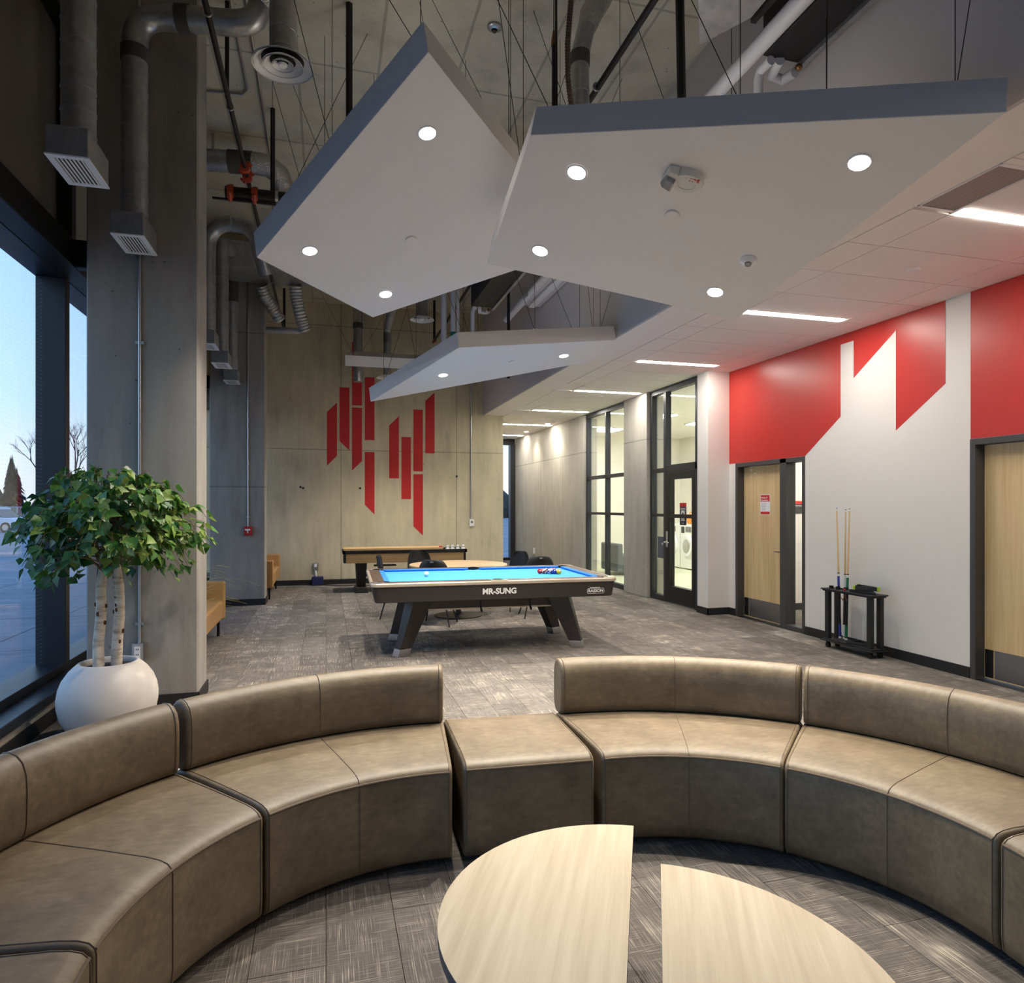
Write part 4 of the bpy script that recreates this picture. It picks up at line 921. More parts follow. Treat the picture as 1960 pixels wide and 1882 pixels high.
build('body', MB().box(-1.245, -1.129, 11.285, 11.349, 1.105, 1.25), m_pull, t, smooth=0, bevel=0.006); build('pull_bar', MB().box(-1.225, -1.149, 11.275, 11.286, 1.185, 1.21).box(-1.195, -1.179, 11.275, 11.286, 1.15, 1.185), m_wht, t, smooth=0)
wall_conduit(2.968, YF-0.012, 1.27, ZS-0.003, 'galvanised conduit down the rear concrete wall', r=0.012)
t = thing('thermostat', 'white thermostat below the conduit on rear wall', 'thermostat', (2.985, YF, 1.15)); build('body', MB().box(2.93, 3.03, YF-0.04, YF-0.001, 1.14, 1.29), m_wht, t, smooth=0, bevel=0.008); build('display', MB().box(2.955, 3.005, YF-0.042, YF-0.04, 1.21, 1.26), m_printgrey, t, smooth=0)
t = thing('rear_outlet', 'outlet box with plugged cable low on the rear wall', 'outlet', (-0.198, YF, 0.1))
build('box', MB().box(-0.25, -0.15, YF-0.05, YF-0.001, 0.30, 0.44), m_conduit, t, smooth=0, bevel=0.006); build('plug', MB().box(-0.225, -0.175, YF-0.09, YF-0.05, 0.36, 0.42), m_wht, t, smooth=0); build('cable', MB().tube([(-0.2, YF-0.03, 0.30), (-0.195, YF-0.03, 0.2), (-0.17, YF-0.04, 0.12)], 0.016, 8), m_wht, t)
t = thing('floor_transformer', 'small navy blue power box on the floor by the rear wall', 'power box', (-0.15, YF-0.1, 0)); build('case', MB().box(-0.27, -0.05, YF-0.16, YF-0.014, 0.004, 0.17), M('navy_plastic', (34, 36, 84), 0.5), t, smooth=0, bevel=0.01)
single('power_cable', 'black power cable lying on carpet towards the shuffleboard', 'cable', MB().tube([(-0.06, 13.85, 0.012), (0.3, 13.6, 0.008), (0.6, 13.7, 0.008), (0.9, 13.5, 0.008), (1.2, 13.65, 0.008)], 0.008, 6), m_black)
t = thing('ceiling_camera', 'small round sensor on the concrete slab', 'sensor', (1.38, 5.55, ZS)); build('base', MB().lathe([(0.06, 0), (0.06, -0.02), (0.035, -0.035)], 20, (1.38, 5.55, ZS-0.001)), m_conduit, t); build('lens', MB().lathe([(0.03, -0.03), (0.02, -0.05)], 14, (1.38, 5.55, ZS-0.001)), m_black, t)

# ================================================================ CURVED SOFA
SEAT = [(1.03, 0.028), (1.006, 0.05), (1.0, 0.10), (1.0, 0.398), (1.004, 0.414), (1.018, 0.428), (1.045, 0.437), (1.09, 0.442), (1.30, 0.446), (1.55, 0.446), (1.63, 0.440), (1.655, 0.425), (1.667, 0.40), (1.667, 0.06), (1.64, 0.028)]
BACK = [(1.60, 0.440), (1.572, 0.452), (1.560, 0.49), (1.556, 0.60), (1.560, 0.665), (1.574, 0.702), (1.598, 0.724), (1.628, 0.734), (1.655, 0.730), (1.678, 0.712), (1.690, 0.68), (1.695, 0.60), (1.690, 0.49), (1.676, 0.455), (1.65, 0.440)]
def pol(c, r, a, z): return (c[0]+r*math.cos(a), c[1]+r*math.sin(a), z)
def sofa(c, a0, a1, label):
    a0, a1 = math.radians(a0), math.radians(a1); am = (a0+a1)/2
    t = thing('curved_sofa_module', label, 'sofa', pol(c, 1.33, am, 0), group='curved leather sofa modules')
    s = build('seat', MB().sweep_arc(c, SEAT, a0, a1, 28), m_leather, t, smooth=50, bevel=0.012, seg=3)
    s.modifiers['bevel'].angle_limit = math.radians(65)
    b = build('backrest', MB().sweep_arc(c, BACK, a0+0.003, a1-0.003, 28), m_leather, t, smooth=50, bevel=0.014, seg=3)
    b.modifiers['bevel'].angle_limit = math.radians(65)
    n = 28
    mb = MB().tube([pol(c, 1.0015, a0+0.012+(a1-a0-0.024)*i/n, 0.412) for i in range(n+1)], 0.0045, 6)
    for a in (a0+0.0125, a1-0.0125):
        mb.tube([pol(c, r-0.001*(r < 1.02), a, z+0.0005*(z > 0.42)) for r, z in SEAT[1:11]], 0.0022, 6)
    mb.tube([pol(c, r-0.001*(r < 1.02), am, z+0.0005*(z > 0.42)) for r, z in SEAT[1:11]], 0.002, 6)
    build('seat_piping', mb, m_seam, s)
    for a in (a0+0.016, am, a1-0.016):
        build('back_piping', MB().tube([pol(c, r+(-0.001 if r < 1.62 else 0.001), a, z+0.001*(z > 0.7)) for r, z in BACK[1:12]], 0.0021, 6), m_seam, b)
    return t
cL, cR = (0.42, 1.87), (1.215, 1.83)
sofa(cL, 83.95, 129.2, 'curved brown leather sofa module with backrest, left of the backless ottoman')
sofa(cL, 129.9, 175.0, 'curved brown leather sofa module at the left frame edge before the planter')
sofa(cL, 175.8, 221.0, 'curved brown leather sofa module cut by the bottom left corner')
sofa(cR, 44.1, 90.3, 'curved brown leather sofa module with backrest, right of the backless ottoman')
sofa(cR, -2.8, 43.85, 'curved brown leather sofa module at the right frame edge, second from ottoman')
sofa(cR, -50.0, -3.6, 'curved brown leather sofa module cut by the lower right frame edge')
fl, frr, br, bl = Vector((0.578, 2.872)), Vector((1.172, 2.832)), Vector((1.197, 3.500)), Vector((0.597, 3.538))
def lerp_q(u, v): return (fl*(1-u)+frr*u)*(1-v)+(bl*(1-u)+br*u)*v
t = thing('ottoman', 'square backless brown leather ottoman joining the two sofa halves', 'ottoman', (0.886, 3.185, 0), group=None)
prof = [(0.03, 0.028), (0.004, 0.06), (0.0, 0.10), (0.0, 0.398), (0.006, 0.414), (0.027, 0.428), (0.07, 0.438), (0.14, 0.444), (0.8, 0.446), (0.93, 0.442), (0.975, 0.425), (1.0, 0.40), (1.0, 0.06), (0.97, 0.028)]
rs = []
for i in range(13):
    u_ = i/12; rs.append([(*lerp_q(u_, v_), z) for v_, z in prof])
s = build('seat', MB().rings(rs), m_leather, t, smooth=50, bevel=0.014, seg=3); s.modifiers['bevel'].angle_limit = math.radians(65)
mb = MB().tube([(*lerp_q(0.02+0.96*i/12, -0.0015), 0.412) for i in range(13)], 0.0045, 6)
for u_ in (0.02, 0.98): mb.tube([(*lerp_q(u_, v_), z+0.001*(z > 0.42)) for v_, z in prof[1:12]], 0.0032, 6)
build('seat_piping', mb, m_seam, s)

# ---- half-round coffee tables
def half_table(px, py, dx, dy, R, side, label):
    a = math.atan2(dy, dx)-PI/2; cx, cy = px+R*dx, py+R*dy
    t = thing('coffee_table', label, 'coffee table', (cx, cy, 0), a, group='half round oak coffee tables')
    n = 40; P = [(side*R*math.cos(-PI/2+PI*i/n), R*math.sin(-PI/2+PI*i/n)) for i in range(n+1)]
    if side < 0: P = P[::-1]
    build('edge_band', MB().prism([(x*0.9985, y*0.9985) for x, y in P], 0.366, 0.3975), m_edge, t, local=True, smooth=30)
    build('top', MB().prism(P, 0.3975, 0.40), m_oak, t, local=True, smooth=0)
    for lx, ly in ((0.08, 0.62), (0.08, -0.62), (0.62, 0)):
        build('leg', MB().tube([(side*R*lx+side*0.02, R*ly, 0.003), (side*R*lx, R*ly, 0.37)], [0.018, 0.022], 12), m_black, t, local=True)
    return t
half_table(1.077, 2.237, -0.452, -0.892, 0.543, 1, 'half round pale oak coffee table on the left, larger in view')
half_table(1.048, 1.976, -0.4615, -0.8872, 0.57, -1, 'half round pale oak coffee table on the right, lower in view')

# ================================================================ POTTED TREE
TX, TY = -1.44, 5.19
t = thing('potted_tree', 'leafy artificial birch in a round pale pot before the near column', 'potted tree', (TX, TY, 0))
tree = t
build('pot', MB().lathe([(0.150, 0.0), (0.195, 0.012), (0.252, 0.07), (0.288, 0.14), (0.303, 0.215), (0.305, 0.27), (0.296, 0.33), (0.274, 0.39), (0.237, 0.445), (0.196, 0.485), (0.181, 0.498), (0.173, 0.499), (0.166, 0.493), (0.165, 0.47), (0.165, 0.40)], 56, (TX, TY, 0)), m_pot, t, smooth=50)
build('soil', MB().lathe([(0.166, 0.44), (0.166, 0.458), (0.12, 0.468), (0.002, 0.47)], 30, (TX, TY, 0)), m_soil, t)
trunks = [[(TX-0.055, TY-0.02, 0.45), (TX-0.06, TY-0.01, 0.62), (TX-0.045, TY, 0.82), (TX-0.05, TY+0.01, 1.0), (TX-0.03, TY+0.01, 1.2), (TX-0.06, TY, 1.45)],
          [(TX+0.045, TY+0.01, 0.45), (TX+0.05, TY+0.01, 0.62), (TX+0.062, TY+0.02, 0.82), (TX+0.065, TY, 1.0), (TX+0.05, TY, 1.2), (TX+0.08, TY, 1.5)]]
for P in trunks: 
    tr = build('trunk', MB().tube(P, [0.036, 0.034, 0.033, 0.031, 0.026, 0.014], 14), m_bark, t)
    mb = MB()
    for i in range(9):
        q = random.uniform(0.05, 0.9); z = 0.5+q*0.65; a = random.uniform(PI, 2*PI); x0 = P[2][0]; 
        mb.sphere((x0+0.032*math.cos(a), P[2][1]+0.032*math.sin(a), z), 0.010, 8, 6, (1, 1, 1.6))
    build('bark_knots', mb, M('dark_bark_knot', (92, 58, 38), 0.9) if 'knotm' not in globals() else knotm, tr)
knotm = None
rnd = random.Random(11)
def crown(theta, el, f):
    """point on an umbrella shaped crown"""
    rx, ry = 0.53, 0.48
    z = 1.43+(0.44*math.sin(el) if el > 0 else 0.40*math.sin(el))*f
    k = math.cos(el)*f*(1+0.10*math.sin(3*theta+1)+0.07*math.sin(5*theta))
    return Vector((TX+rx*k*math.cos(theta), TY+ry*k*math.sin(theta), z))
twigs = MB(); leaves = []
for i in range(190):
    th = rnd.uniform(0, 2*PI); el = rnd.choice((rnd.uniform(0.15, 1.3), rnd.uniform(-0.3, 0.6), rnd.uniform(-0.9, 0.3))); f = rnd.uniform(0.80, 1.03)
    tip = crown(th, el, f)
    b0 = Vector((TX+rnd.uniform(-0.06, 0.06), TY+rnd.uniform(-0.04, 0.04), rnd.uniform(1.1, 1.5)))
    mid = b0.lerp(tip, 0.55)+Vector((0, 0, 0.12))
    P = [(1-s)**2*b0+2*s*(1-s)*mid+s*s*tip for s in (0, 0.2, 0.4, 0.6, 0.8, 1.0)]
    end = tip+Vector((math.cos(th)*0.05, math.sin(th)*0.04, -0.09)); P.append(end)
    twigs.tube(P, [0.006, 0.005, 0.0045, 0.004, 0.003, 0.002, 0.0015], 5)
    for j in range(10):
        s = rnd.uniform(0.42, 1.0)*6; k = min(int(s), 5); q = P[k].lerp(P[k+1], s-k)
        out = Vector((q.x-TX, (q.y-TY), 0)).normalized() if (Vector((q.x-TX, q.y-TY, 0)).length > 0.01) else Vector((1, 0, 0))
        d = (out*rnd.uniform(0.0, 0.9)+Vector((rnd.uniform(-0.6, 0.6), rnd.uniform(-0.6, 0.6), rnd.uniform(-1.1, -0.1)))).normalized()
        nrm = (out*0.9+Vector((rnd.uniform(-0.8, 0.8), rnd.uniform(-0.8, 0.8), rnd.uniform(0.1, 1.0))))
        nrm = (nrm-d*nrm.dot(d)).normalized()
        q = q+Vector((rnd.uniform(-0.03, 0.03), rnd.uniform(-0.03, 0.03), rnd.uniform(-0.02, 0.02)))
        if q.y+0.09 > 5.75: continue
        leaves.append((q, d, nrm, rnd.uniform(0.058, 0.10)))
build('branches', twigs, M('twig_brown', (112, 96, 62), 0.8), t)
LV = [(0, 0, 0), (-0.17, 0.10, 0.03), (-0.37, 0.24, 0.06), (-0.33, 0.36, 0.05), (-0.25, 0.52, 0.03), (-0.10, 0.80, -0.02), (0, 1.0, -0.09), (0.10, 0.80, -0.02), (0.25, 0.52, 0.03), (0.33, 0.36, 0.05), (0.37, 0.24, 0.06), (0.17, 0.10, 0.03), (0, 0.3, 0.0), (0, 0.6, -0.02)]
LF = [(0, 12, 2, 1), (12, 4, 3, 2), (12, 13, 5, 4), (13, 6, 5), (0, 11, 10, 12), (12, 10, 9, 8), (12, 8, 7, 13), (13, 7, 6)]
lmesh = []
for mt in m_leafs:
    me = bpy.data.meshes.new('leaf'); me.from_pydata(LV, [], LF); me.materials.append(mt); me.polygons.foreach_set('use_smooth', [True]*len(LF)); lmesh.append(me)
cv = Vector((0, 0, 1.56))
leaves.sort(key=lambda l: (l[0]-cv).length-3.2*l[3])
rest = [MB(), MB(), MB()]
for i, (q, d, nrm, sz) in enumerate(leaves):
    x = d.cross(nrm).normalized(); z = nrm
    mt = Matrix((x*sz*1.12, d*sz, z*sz)).transposed().to_4x4(); mt.translation = q
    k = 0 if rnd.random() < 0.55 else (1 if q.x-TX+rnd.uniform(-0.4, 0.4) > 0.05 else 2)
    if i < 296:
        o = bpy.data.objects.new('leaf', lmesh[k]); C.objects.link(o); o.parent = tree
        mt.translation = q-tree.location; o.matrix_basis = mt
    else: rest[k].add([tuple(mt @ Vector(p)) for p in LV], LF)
for k in range(3): build('foliage', rest[k], m_leafs[k], tree, smooth=60)['kind'] = 'stuff'

# ================================================================ POOL TABLE
PT = thing('pool_table', 'black pool table with blue cloth and white lettering on its side', 'pool table', (1.743, 7.494, 0), math.radians(-1.7))
L2, W2 = 1.30, 0.822
def rrect(l, w_, r, n=6):
    P = []
    for sx_, sy_, a in ((1, 1, 0), (-1, 1, PI/2), (-1, -1, PI), (1, -1, 3*PI/2)):
        for i in range(n+1): P.append((sx_*(l-r)+r*math.cos(a+PI/2*i/n), sy_*(w_-r)+r*math.sin(a+PI/2*i/n)))
    return P
def ringband(a, b, z0, z1):
    n = len(a); mb = MB()
    o = [(x, y, z0) for x, y in a]+[(x, y, z1) for x, y in a]+[(x, y, z0) for x, y in b]+[(x, y, z1) for x, y in b]
    fs = []
    for i in range(n):
        j = (i+1) % n; fs += [(i, j, n+j, n+i), (2*n+j, 2*n+i, 3*n+i, 3*n+j), (n+i, n+j, 3*n+j, 3*n+i), (j, i, 2*n+i, 2*n+j)]
    return mb.add(o, fs)
a = rrect(L2-0.045, W2-0.03, 0.06); b = rrect(L2-0.016, W2-0.014, 0.075)
build('cabinet', MB().loft([(x, y, 0.605) for x, y in a], [(x, y, 0.762) for x, y in b]), m_cab, PT, local=True, bevel=0.006)
build('rail_trim', ringband(rrect(L2, W2, 0.085), rrect(L2-0.055, W2-0.055, 0.05), 0.762, 0.800), m_cream, PT, local=True, bevel=0.008)
build('bed', MB().box(-L2+0.15, L2-0.15, -W2+0.15, W2-0.15, 0.70, 0.778), m_cloth, PT, local=True, smooth=0)
RI = 0.145
for (x0, x1, y0, y1) in ((-L2+0.15, -0.075, -W2+0.03, -W2+RI), (0.075, L2-0.15, -W2+0.03, -W2+RI), (-L2+0.15, -0.075, W2-RI, W2-0.03), (0.075, L2-0.15, W2-RI, W2-0.03), (-L2+0.03, -L2+RI, -W2+0.15, W2-0.15), (L2-RI, L2-0.03, -W2+0.15, W2-0.15)):
    build('rail', MB().box(x0, x1, y0, y1, 0.70, 0.804), m_rail, PT, local=True, smooth=0, bevel=0.006)
CW = 0.055
def cushion(p0, p1, inward):
    """wedge cushion from p0 to p1, its nose towards the bed"""
    p0, p1, iv = Vector(p0), Vector(p1), Vector(inward); d = (p1-p0).normalized()
    A = []
    for p, s in ((p0, 1), (p1, -1)):
        A.append([(p.x, p.y, 0.803), (p.x+iv.x*CW+d.x*s*0.05, p.y+iv.y*CW+d.y*s*0.05, 0.800), (p.x+iv.x*(CW-0.006)+d.x*s*0.05, p.y+iv.y*(CW-0.006)+d.y*s*0.05, 0.780), (p.x, p.y, 0.772)])
    build('cushion', MB().loft(A[0], A[1]), m_cush, PT, local=True, smooth=0, bevel=0.004)
for s in (-1, 1):
    y = s*(W2-RI)
    cushion((-L2+0.19, y), (-0.065, y), (0, -s)); cushion((0.065, y), (L2-0.19, y), (0, -s))
    cushion((s*(L2-RI), -W2+0.19), (s*(L2-RI), W2-0.19), (-s, 0))
for x, y, r in ((-L2+0.135, -W2+0.135, 0.062), (L2-0.135, -W2+0.135, 0.062), (-L2+0.135, W2-0.135, 0.062), (L2-0.135, W2-0.135, 0.062), (0, -W2+0.11, 0.058), (0, W2-0.11, 0.058)):
    build('pocket', MB().lathe([(r, 0.70), (r, 0.8055), (r*0.86, 0.8055), (r*0.8, 0.76), (0.005, 0.74)], 20, (x, y, 0)), m_black, PT, local=True)
for sx_ in (-1, 1):
    for sy_ in (-1, 1):
        q = [(sx_*(L2-r), sy_*(W2-s)) for r, s in ((0.004, 0.16), (0.004, 0.09), (0.03, 0.03), (0.09, 0.004), (0.16, 0.004), (0.15, 0.06), (0.10, 0.075), (0.075, 0.10), (0.06, 0.15))]
        build('corner_cap', MB().prism(q, 0.798, 0.8065), m_cream if sx_ > 0 else m_alum, PT, local=True, smooth=0, bevel=0.002)
for s in (-1, 1): build('side_pocket_cap', MB().box(-0.085, 0.085, s*(W2-0.028)-0.03, s*(W2-0.028)+0.03, 0.80, 0.807), m_cream, PT, local=True, smooth=0, bevel=0.004)
mb = MB()
for s in (-1, 1):
    for i in range(-3, 4):
        if i: mb.lathe([(0.006, 0.8045), (0.006, 0.8052)], 8, (i*0.3, s*(W2-0.085), 0))
build('rail_sights', mb, m_letter, PT, local=True)
build('under_beam', MB().loft([(-0.80, -0.33, 0.462), (0.80, -0.33, 0.462), (0.80, 0.33, 0.462), (-0.80, 0.33, 0.462)], [(-0.95, -0.36, 0.606), (0.95, -0.36, 0.606), (0.95, 0.36, 0.606), (-0.95, 0.36, 0.606)]), m_cab, PT, local=True, smooth=0, bevel=0.004)
build('beam_trim', MB().box(-0.80, 0.80, -0.335, 0.335, 0.446, 0.462), m_cream, PT, local=True, smooth=0)
def orect(cx, cy, lx, ly, ang, z):
    return [(cx+x*math.cos(ang)-y*math.sin(ang), cy+x*math.sin(ang)+y*math.cos(ang), z) for x, y in ((-lx, -ly), (lx, -ly), (lx, ly), (-lx, ly))]
for sx_ in (-1, 1):
    for sy_ in (-1, 1):
        ang = math.radians(28)*(-sx_*sy_)*-1
        lg = build('leg', MB().loft(orect(sx_*0.955, sy_*0.43, 0.068, 0.052, ang, 0.07), orect(sx_*0.765, sy_*0.365, 0.125, 0.085, ang, 0.606)), m_cab, PT, local=True, smooth=0, bevel=0.004)
        build('foot_cap', MB().loft(orect(sx_*0.978, sy_*0.438, 0.072, 0.056, ang, 0.0), orect(sx_*0.955, sy_*0.43, 0.072, 0.056, ang, 0.075)), m_alum, lg, local=True, smooth=0, bevel=0.003)
for x in (-0.13, 0.42):
    build('bridge_hook', MB().tube([(x, -0.42, 0.61), (x+0.005, -0.425, 0.50), (x+0.008, -0.44, 0.455), (x+0.006, -0.475, 0.445), (x+0.004, -0.49, 0.465)], [0.007, 0.008, 0.012, 0.012, 0.008], 8), m_black, PT, local=True)
rz = PT.rotation_euler.to_matrix()
def ptw(x, y, z): return PT.location+rz @ Vector((x, y, z))
RF = rotm(rz @ Vector((1, 0, 0)), rz @ Vector((0, -0.10, 1)).normalized())
text_mesh('side_lettering', 'MR-SUNG', 0.082, ptw(0.0, -W2+0.0205, 0.690), RF, m_letter, PT, 0.0028, 0.001, sx=1.0)
text_mesh('maker_lettering', 'RASSON', 0.043, ptw(1.05, -W2+0.0225, 0.664), RF, m_letter, PT, 0.001, 0.001, sx=1.05)
text_mesh('maker_lettering', 'ENGINEERED BY', 0.014, ptw(1.04, -W2+0.0185, 0.698), RF, m_letter, PT, 0.0003, 0.001, sx=1.1)
Q = [ptw(1.05+x*0.095, -W2+0.0235-0.10*(y*0.027), 0.664+y*0.027) for x, y in ((-1, -0.6), (-0.9, -1), (0.9, -1), (1, -0.6), (1, 0.6), (0.9, 1), (-0.9, 1), (-1, 0.6), (-1, -0.6))]
build('maker_outline', MB().tube([tuple(p) for p in Q], 0.0016, 5), m_letter, PT)
BC = {'white': (238, 234, 222), 'yellow': (226, 180, 30), 'blue': (30, 50, 150), 'red': (190, 26, 30), 'purple': (76, 44, 130), 'orange': (226, 110, 48), 'green': (20, 100, 60), 'maroon': (110, 24, 36), 'black': (16, 16, 18)}
bm_ = {k: M(k+'_ball_resin', v, 0.12) for k, v in BC.items()}
BR = 0.0285
def ball(x, y, colour, stripe, label):
    c = ptw(x, y, 0.7785+BR)
    t = thing('pool_ball', label, 'pool ball', (c.x, c.y, c.z-BR), group='pool balls on the blue cloth')
    if not stripe: build('ball', MB().sphere(c, BR, 20, 14), bm_[colour], t)
    else:
        build('ball', MB().sphere(c, BR, 20, 14), bm_['white'], t)
        ax = Vector((random.uniform(-1, 1), random.uniform(-1, 1), random.uniform(-0.4, 1))).normalized(); u_ = ax.orthogonal().normalized(); v_ = ax.cross(u_)
        build('stripe_band', MB().rings([[tuple(c+ax*(BR+0.0003)*math.sin(q)+(u_*math.cos(2*PI*k/20)+v_*math.sin(2*PI*k/20))*(BR+0.0003)*math.cos(q)) for k in range(20)] for q in (-0.5, -0.25, 0, 0.25, 0.5)], caps=False), bm_[colour], t)
    if colour != 'white': 
        d = (Vector((0, 0, 1.56))-c).normalized(); d = (d+Vector((random.uniform(-0.8, 0.8), 0, random.uniform(-0.2, 0.8)))).normalized()
        build('number_spot', MB().tube([c+d*(BR-0.002), c+d*(BR+0.0004)], [0.008, 0.007], 12), bm_['white'], t)
ball(-0.66, 0.0, 'white', False, 'white cue ball alone on the blue cloth')
order = [('red', 0), ('maroon', 1), ('orange', 0), ('purple', 1), ('black', 0), ('yellow', 1), ('blue', 0), ('green', 1), ('orange', 1), ('purple', 0), ('maroon', 0), ('red', 1), ('green', 0), ('blue', 1), ('yellow', 0)]
k = 0; rows = ['front tip', 'second row', 'third row', 'fourth row', 'back row']
for r in range(5):
    for j in range(r+1):
        col, st = order[k]; k += 1
        if r == 4: col, st = [('yellow', 0), ('blue', 1), ('green', 0), ('red', 1), ('blue', 0)][j]
        if r == 4 and j == 4: col, st = 'maroon', 0
        ball(0.66+r*0.0497, (j-r/2)*0.0574, col, bool(st), '%s %s pool ball in triangle %s, %s from near rail' % (('striped' if st else 'solid'), col, rows[r], ['first', 'second', 'third', 'fourth', 'fifth'][j]))

# ================================================================ CUE RACK
x0, x1, y0, y1 = 5.335, 5.548, 5.60, 6.335
t = thing('cue_rack', 'black floor cue rack on casters against the white wall', 'cue rack', ((x0+x1)/2, (y0+y1)/2, 0))
for nm, z, e in (('base_shelf', 0.072, 0.0), ('top_shelf', 0.64, 0.0)):
    build(nm, MB().box(x0, 5.455, y0, y1, z, z+0.014).box(5.525, x1, y0, y1, z, z+0.014).box(5.455, 5.525, y0, 6.075, z, z+0.014).box(5.455, 5.525, 6.23, y1, z, z+0.014).box(x0+0.014, 5.455, y0+0.014, y1-0.014, z-0.016, z).box(5.455, 5.525, y0+0.014, 6.07, z-0.016, z).box(5.525, x1-0.014, y0+0.014, y1-0.014, z-0.016, z) if nm == 'top_shelf' else MB().box(x0, x1, y0, y1, z, z+0.014).box(x0+0.014, x1-0.014, y0+0.014, y1-0.014, z+0.014, z+0.03), m_blackpl, t, smooth=0, bevel=0.004)
for x in (x0+0.045, x1-0.045):
    for y in (y0+0.065, y1-0.07):
        build('post', MB().box(x-0.023, x+0.023, y-0.027, y+0.027, 0.10, 0.625), m_blackpl, t, smooth=0, bevel=0.003)
        cst = build('caster', MB().tube([(x-0.014, y, 0.027), (x+0.014, y, 0.027)], 0.027, 16), m_black, t); build('caster_fork', MB().box(x-0.019, x+0.019, y-0.012, y+0.012, 0.045, 0.073), m_black, cst, smooth=0)
hk = MB()
for dy, dx in ((-0.03, -0.01), (0.03, 0.0), (0.0, -0.03)):
    hk.tube([(5.42, 6.06, 0.62), (5.42+dx*0.4, 6.06+dy*0.5, 0.57), (5.42+dx, 6.06+dy*1.2, 0.545), (5.42+dx*1.4, 6.06+dy*1.9, 0.565)], 0.004, 6)
build('bridge_hooks', hk, m_brass, t)
def cue(xb, yb, xt, yt, zt_, c1, label):
    b0 = Vector((xb, yb, 0.105)); e = Vector((xt, yt, zt_)); d = e-b0
    t = thing('pool_cue', label, 'pool cue', tuple(b0), group='cues in the rack')
    f = lambda q: b0+d*q
    build('butt', MB().tube([f(0.012), f(0.36)], [0.0155, 0.0125], 10), m_black, t); build('butt_cap', MB().tube([f(0), f(0.014)], 0.0155, 10), m_ivory, t)
    build('coloured_sleeve', MB().tube([f(0.02), f(0.11)], [0.0162, 0.0155], 10), c1, t); build('coloured_sleeve', MB().tube([f(0.40), f(0.475)], [0.0128, 0.0122], 10), c1, t)
    build('forearm', MB().tube([f(0.36), f(0.40)], 0.0124, 10), m_black, t)
    build('joint_ring', MB().tube([f(0.475), f(0.50)], 0.0115, 10), m_ivory, t); build('joint_band', MB().tube([f(0.495), f(0.502)], 0.0122, 10), m_black, t)
    build('shaft', MB().tube([f(0.50), f(0.98)], [0.0112, 0.0068], 10), m_cue, t); build('ferrule', MB().tube([f(0.98), f(0.995)], 0.0068, 10), m_wht, t); build('tip', MB().tube([f(0.995), f(1.0)], 0.0066, 10), m_black, t)
m_sl = [M('blue_cue_sleeve', (40, 52, 150), 0.4), M('white_cue_sleeve', (214, 214, 216), 0.4), M('green_cue_sleeve', (16, 104, 68), 0.4)]
cue(5.485, 6.205, 5.49, 6.262, 1.545, m_sl[0], 'pool cue with blue sleeves, left in the rack'); cue(5.50, 6.160, 5.50, 6.138, 1.53, m_sl[1], 'pool cue with white sleeves, middle of the rack'); cue(5.475, 6.105, 5.49, 6.072, 1.54, m_sl[2], 'pool cue with green sleeves, right in the rack')
def triangle(c, z, rot, h, label, clip=True, grp='ball triangles on the cue rack'):
    t = thing('ball_triangle', label, 'triangle rack', (*c, z), group=grp)
    R1 = 0.19
    def tri(R): return [(c[0]+R*0.55*math.cos(rot+2*PI*k/3)*1.0, c[1]+R*math.sin(rot+2*PI*k/3)) for k in range(3)]
    build('frame', ringband(tri(R1), tri(R1*0.83), z, z+h), m_blackpl, t, smooth=0, bevel=0.004)
    if clip:
        for p in tri(R1*0.93): build('corner_clip', MB().box(p[0]-0.012, p[0]+0.012, p[1]-0.012, p[1]+0.012, z+0.004, z+h+0.003), M('lime_plastic', (168, 196, 62), 0.5), t, smooth=0, bevel=0.004)
    return t
triangle((5.44, 5.82), 0.685, 0.9, 0.045, 'black ball triangle with lime corners on top of the rack')
triangle((5.44, 5.80), 0.655, 0.2, 0.028, 'plain black ball triangle beneath the lime cornered one', False)
triangle((5.43, 5.86), 0.103, 0.5, 0.03, 'plain black ball triangle lying on bottom shelf of the rack', False)
single('chalk_cube', 'small red chalk cube on the rack top beside the cues', 'chalk', MB().box(5.375, 5.395, 6.02, 6.04, 0.655, 0.675), m_red, smooth=0, bevel=0.002)
for y, l in ((6.14, 'small dark chalk cup left of the green cue'), (6.24, 'small dark chalk cup at the left end of rack top')):
    single('chalk_cup', l, 'cup', MB().lathe([(0.022, 0), (0.024, 0.03), (0.02, 0.03), (0.018, 0.006)], 14, (5.40, y, 0.655)), m_black, group='cups on the rack')

# ================================================================ REAR OF THE ROOM
t = thing('shuffleboard_table', 'long maple shuffleboard table on black pedestals by the rear wall', 'shuffleboard table', (1.45, 12.75, 0))
X0, X1, Y0, Y1 = 0.285, 2.56, 12.42, 13.05
build('cabinet', MB().box(X0+0.06, X1-0.06, Y0+0.03, Y1-0.03, 0.535, 0.71), m_maple, t, smooth=0, bevel=0.004)
build('end_cap', MB().box(X0+0.02, X0+0.06, Y0+0.025, Y1-0.025, 0.54, 0.71), m_black, t, smooth=0); build('end_cap', MB().box(X1-0.06, X1-0.02, Y0+0.025, Y1-0.025, 0.54, 0.71), m_black, t, smooth=0)
build('edge_rail', MB().box(X0, X1, Y0, Y0+0.085, 0.705, 0.765).box(X0, X1, Y1-0.05, Y1, 0.705, 0.765).box(X0, X0+0.05, Y0, Y1, 0.705, 0.765).box(X1-0.05, X1, Y0, Y1, 0.705, 0.765), m_black, t, smooth=0, bevel=0.004)
build('playing_board', MB().box(X0+0.02, X1-0.44, Y0+0.09, Y1-0.06, 0.722, 0.80), m_maple, t, smooth=0, bevel=0.006)
build('floor_board', MB().box(X0+0.05, X1-0.05, Y0+0.05, Y1-0.05, 0.70, 0.722), m_blackpl, t, smooth=0)
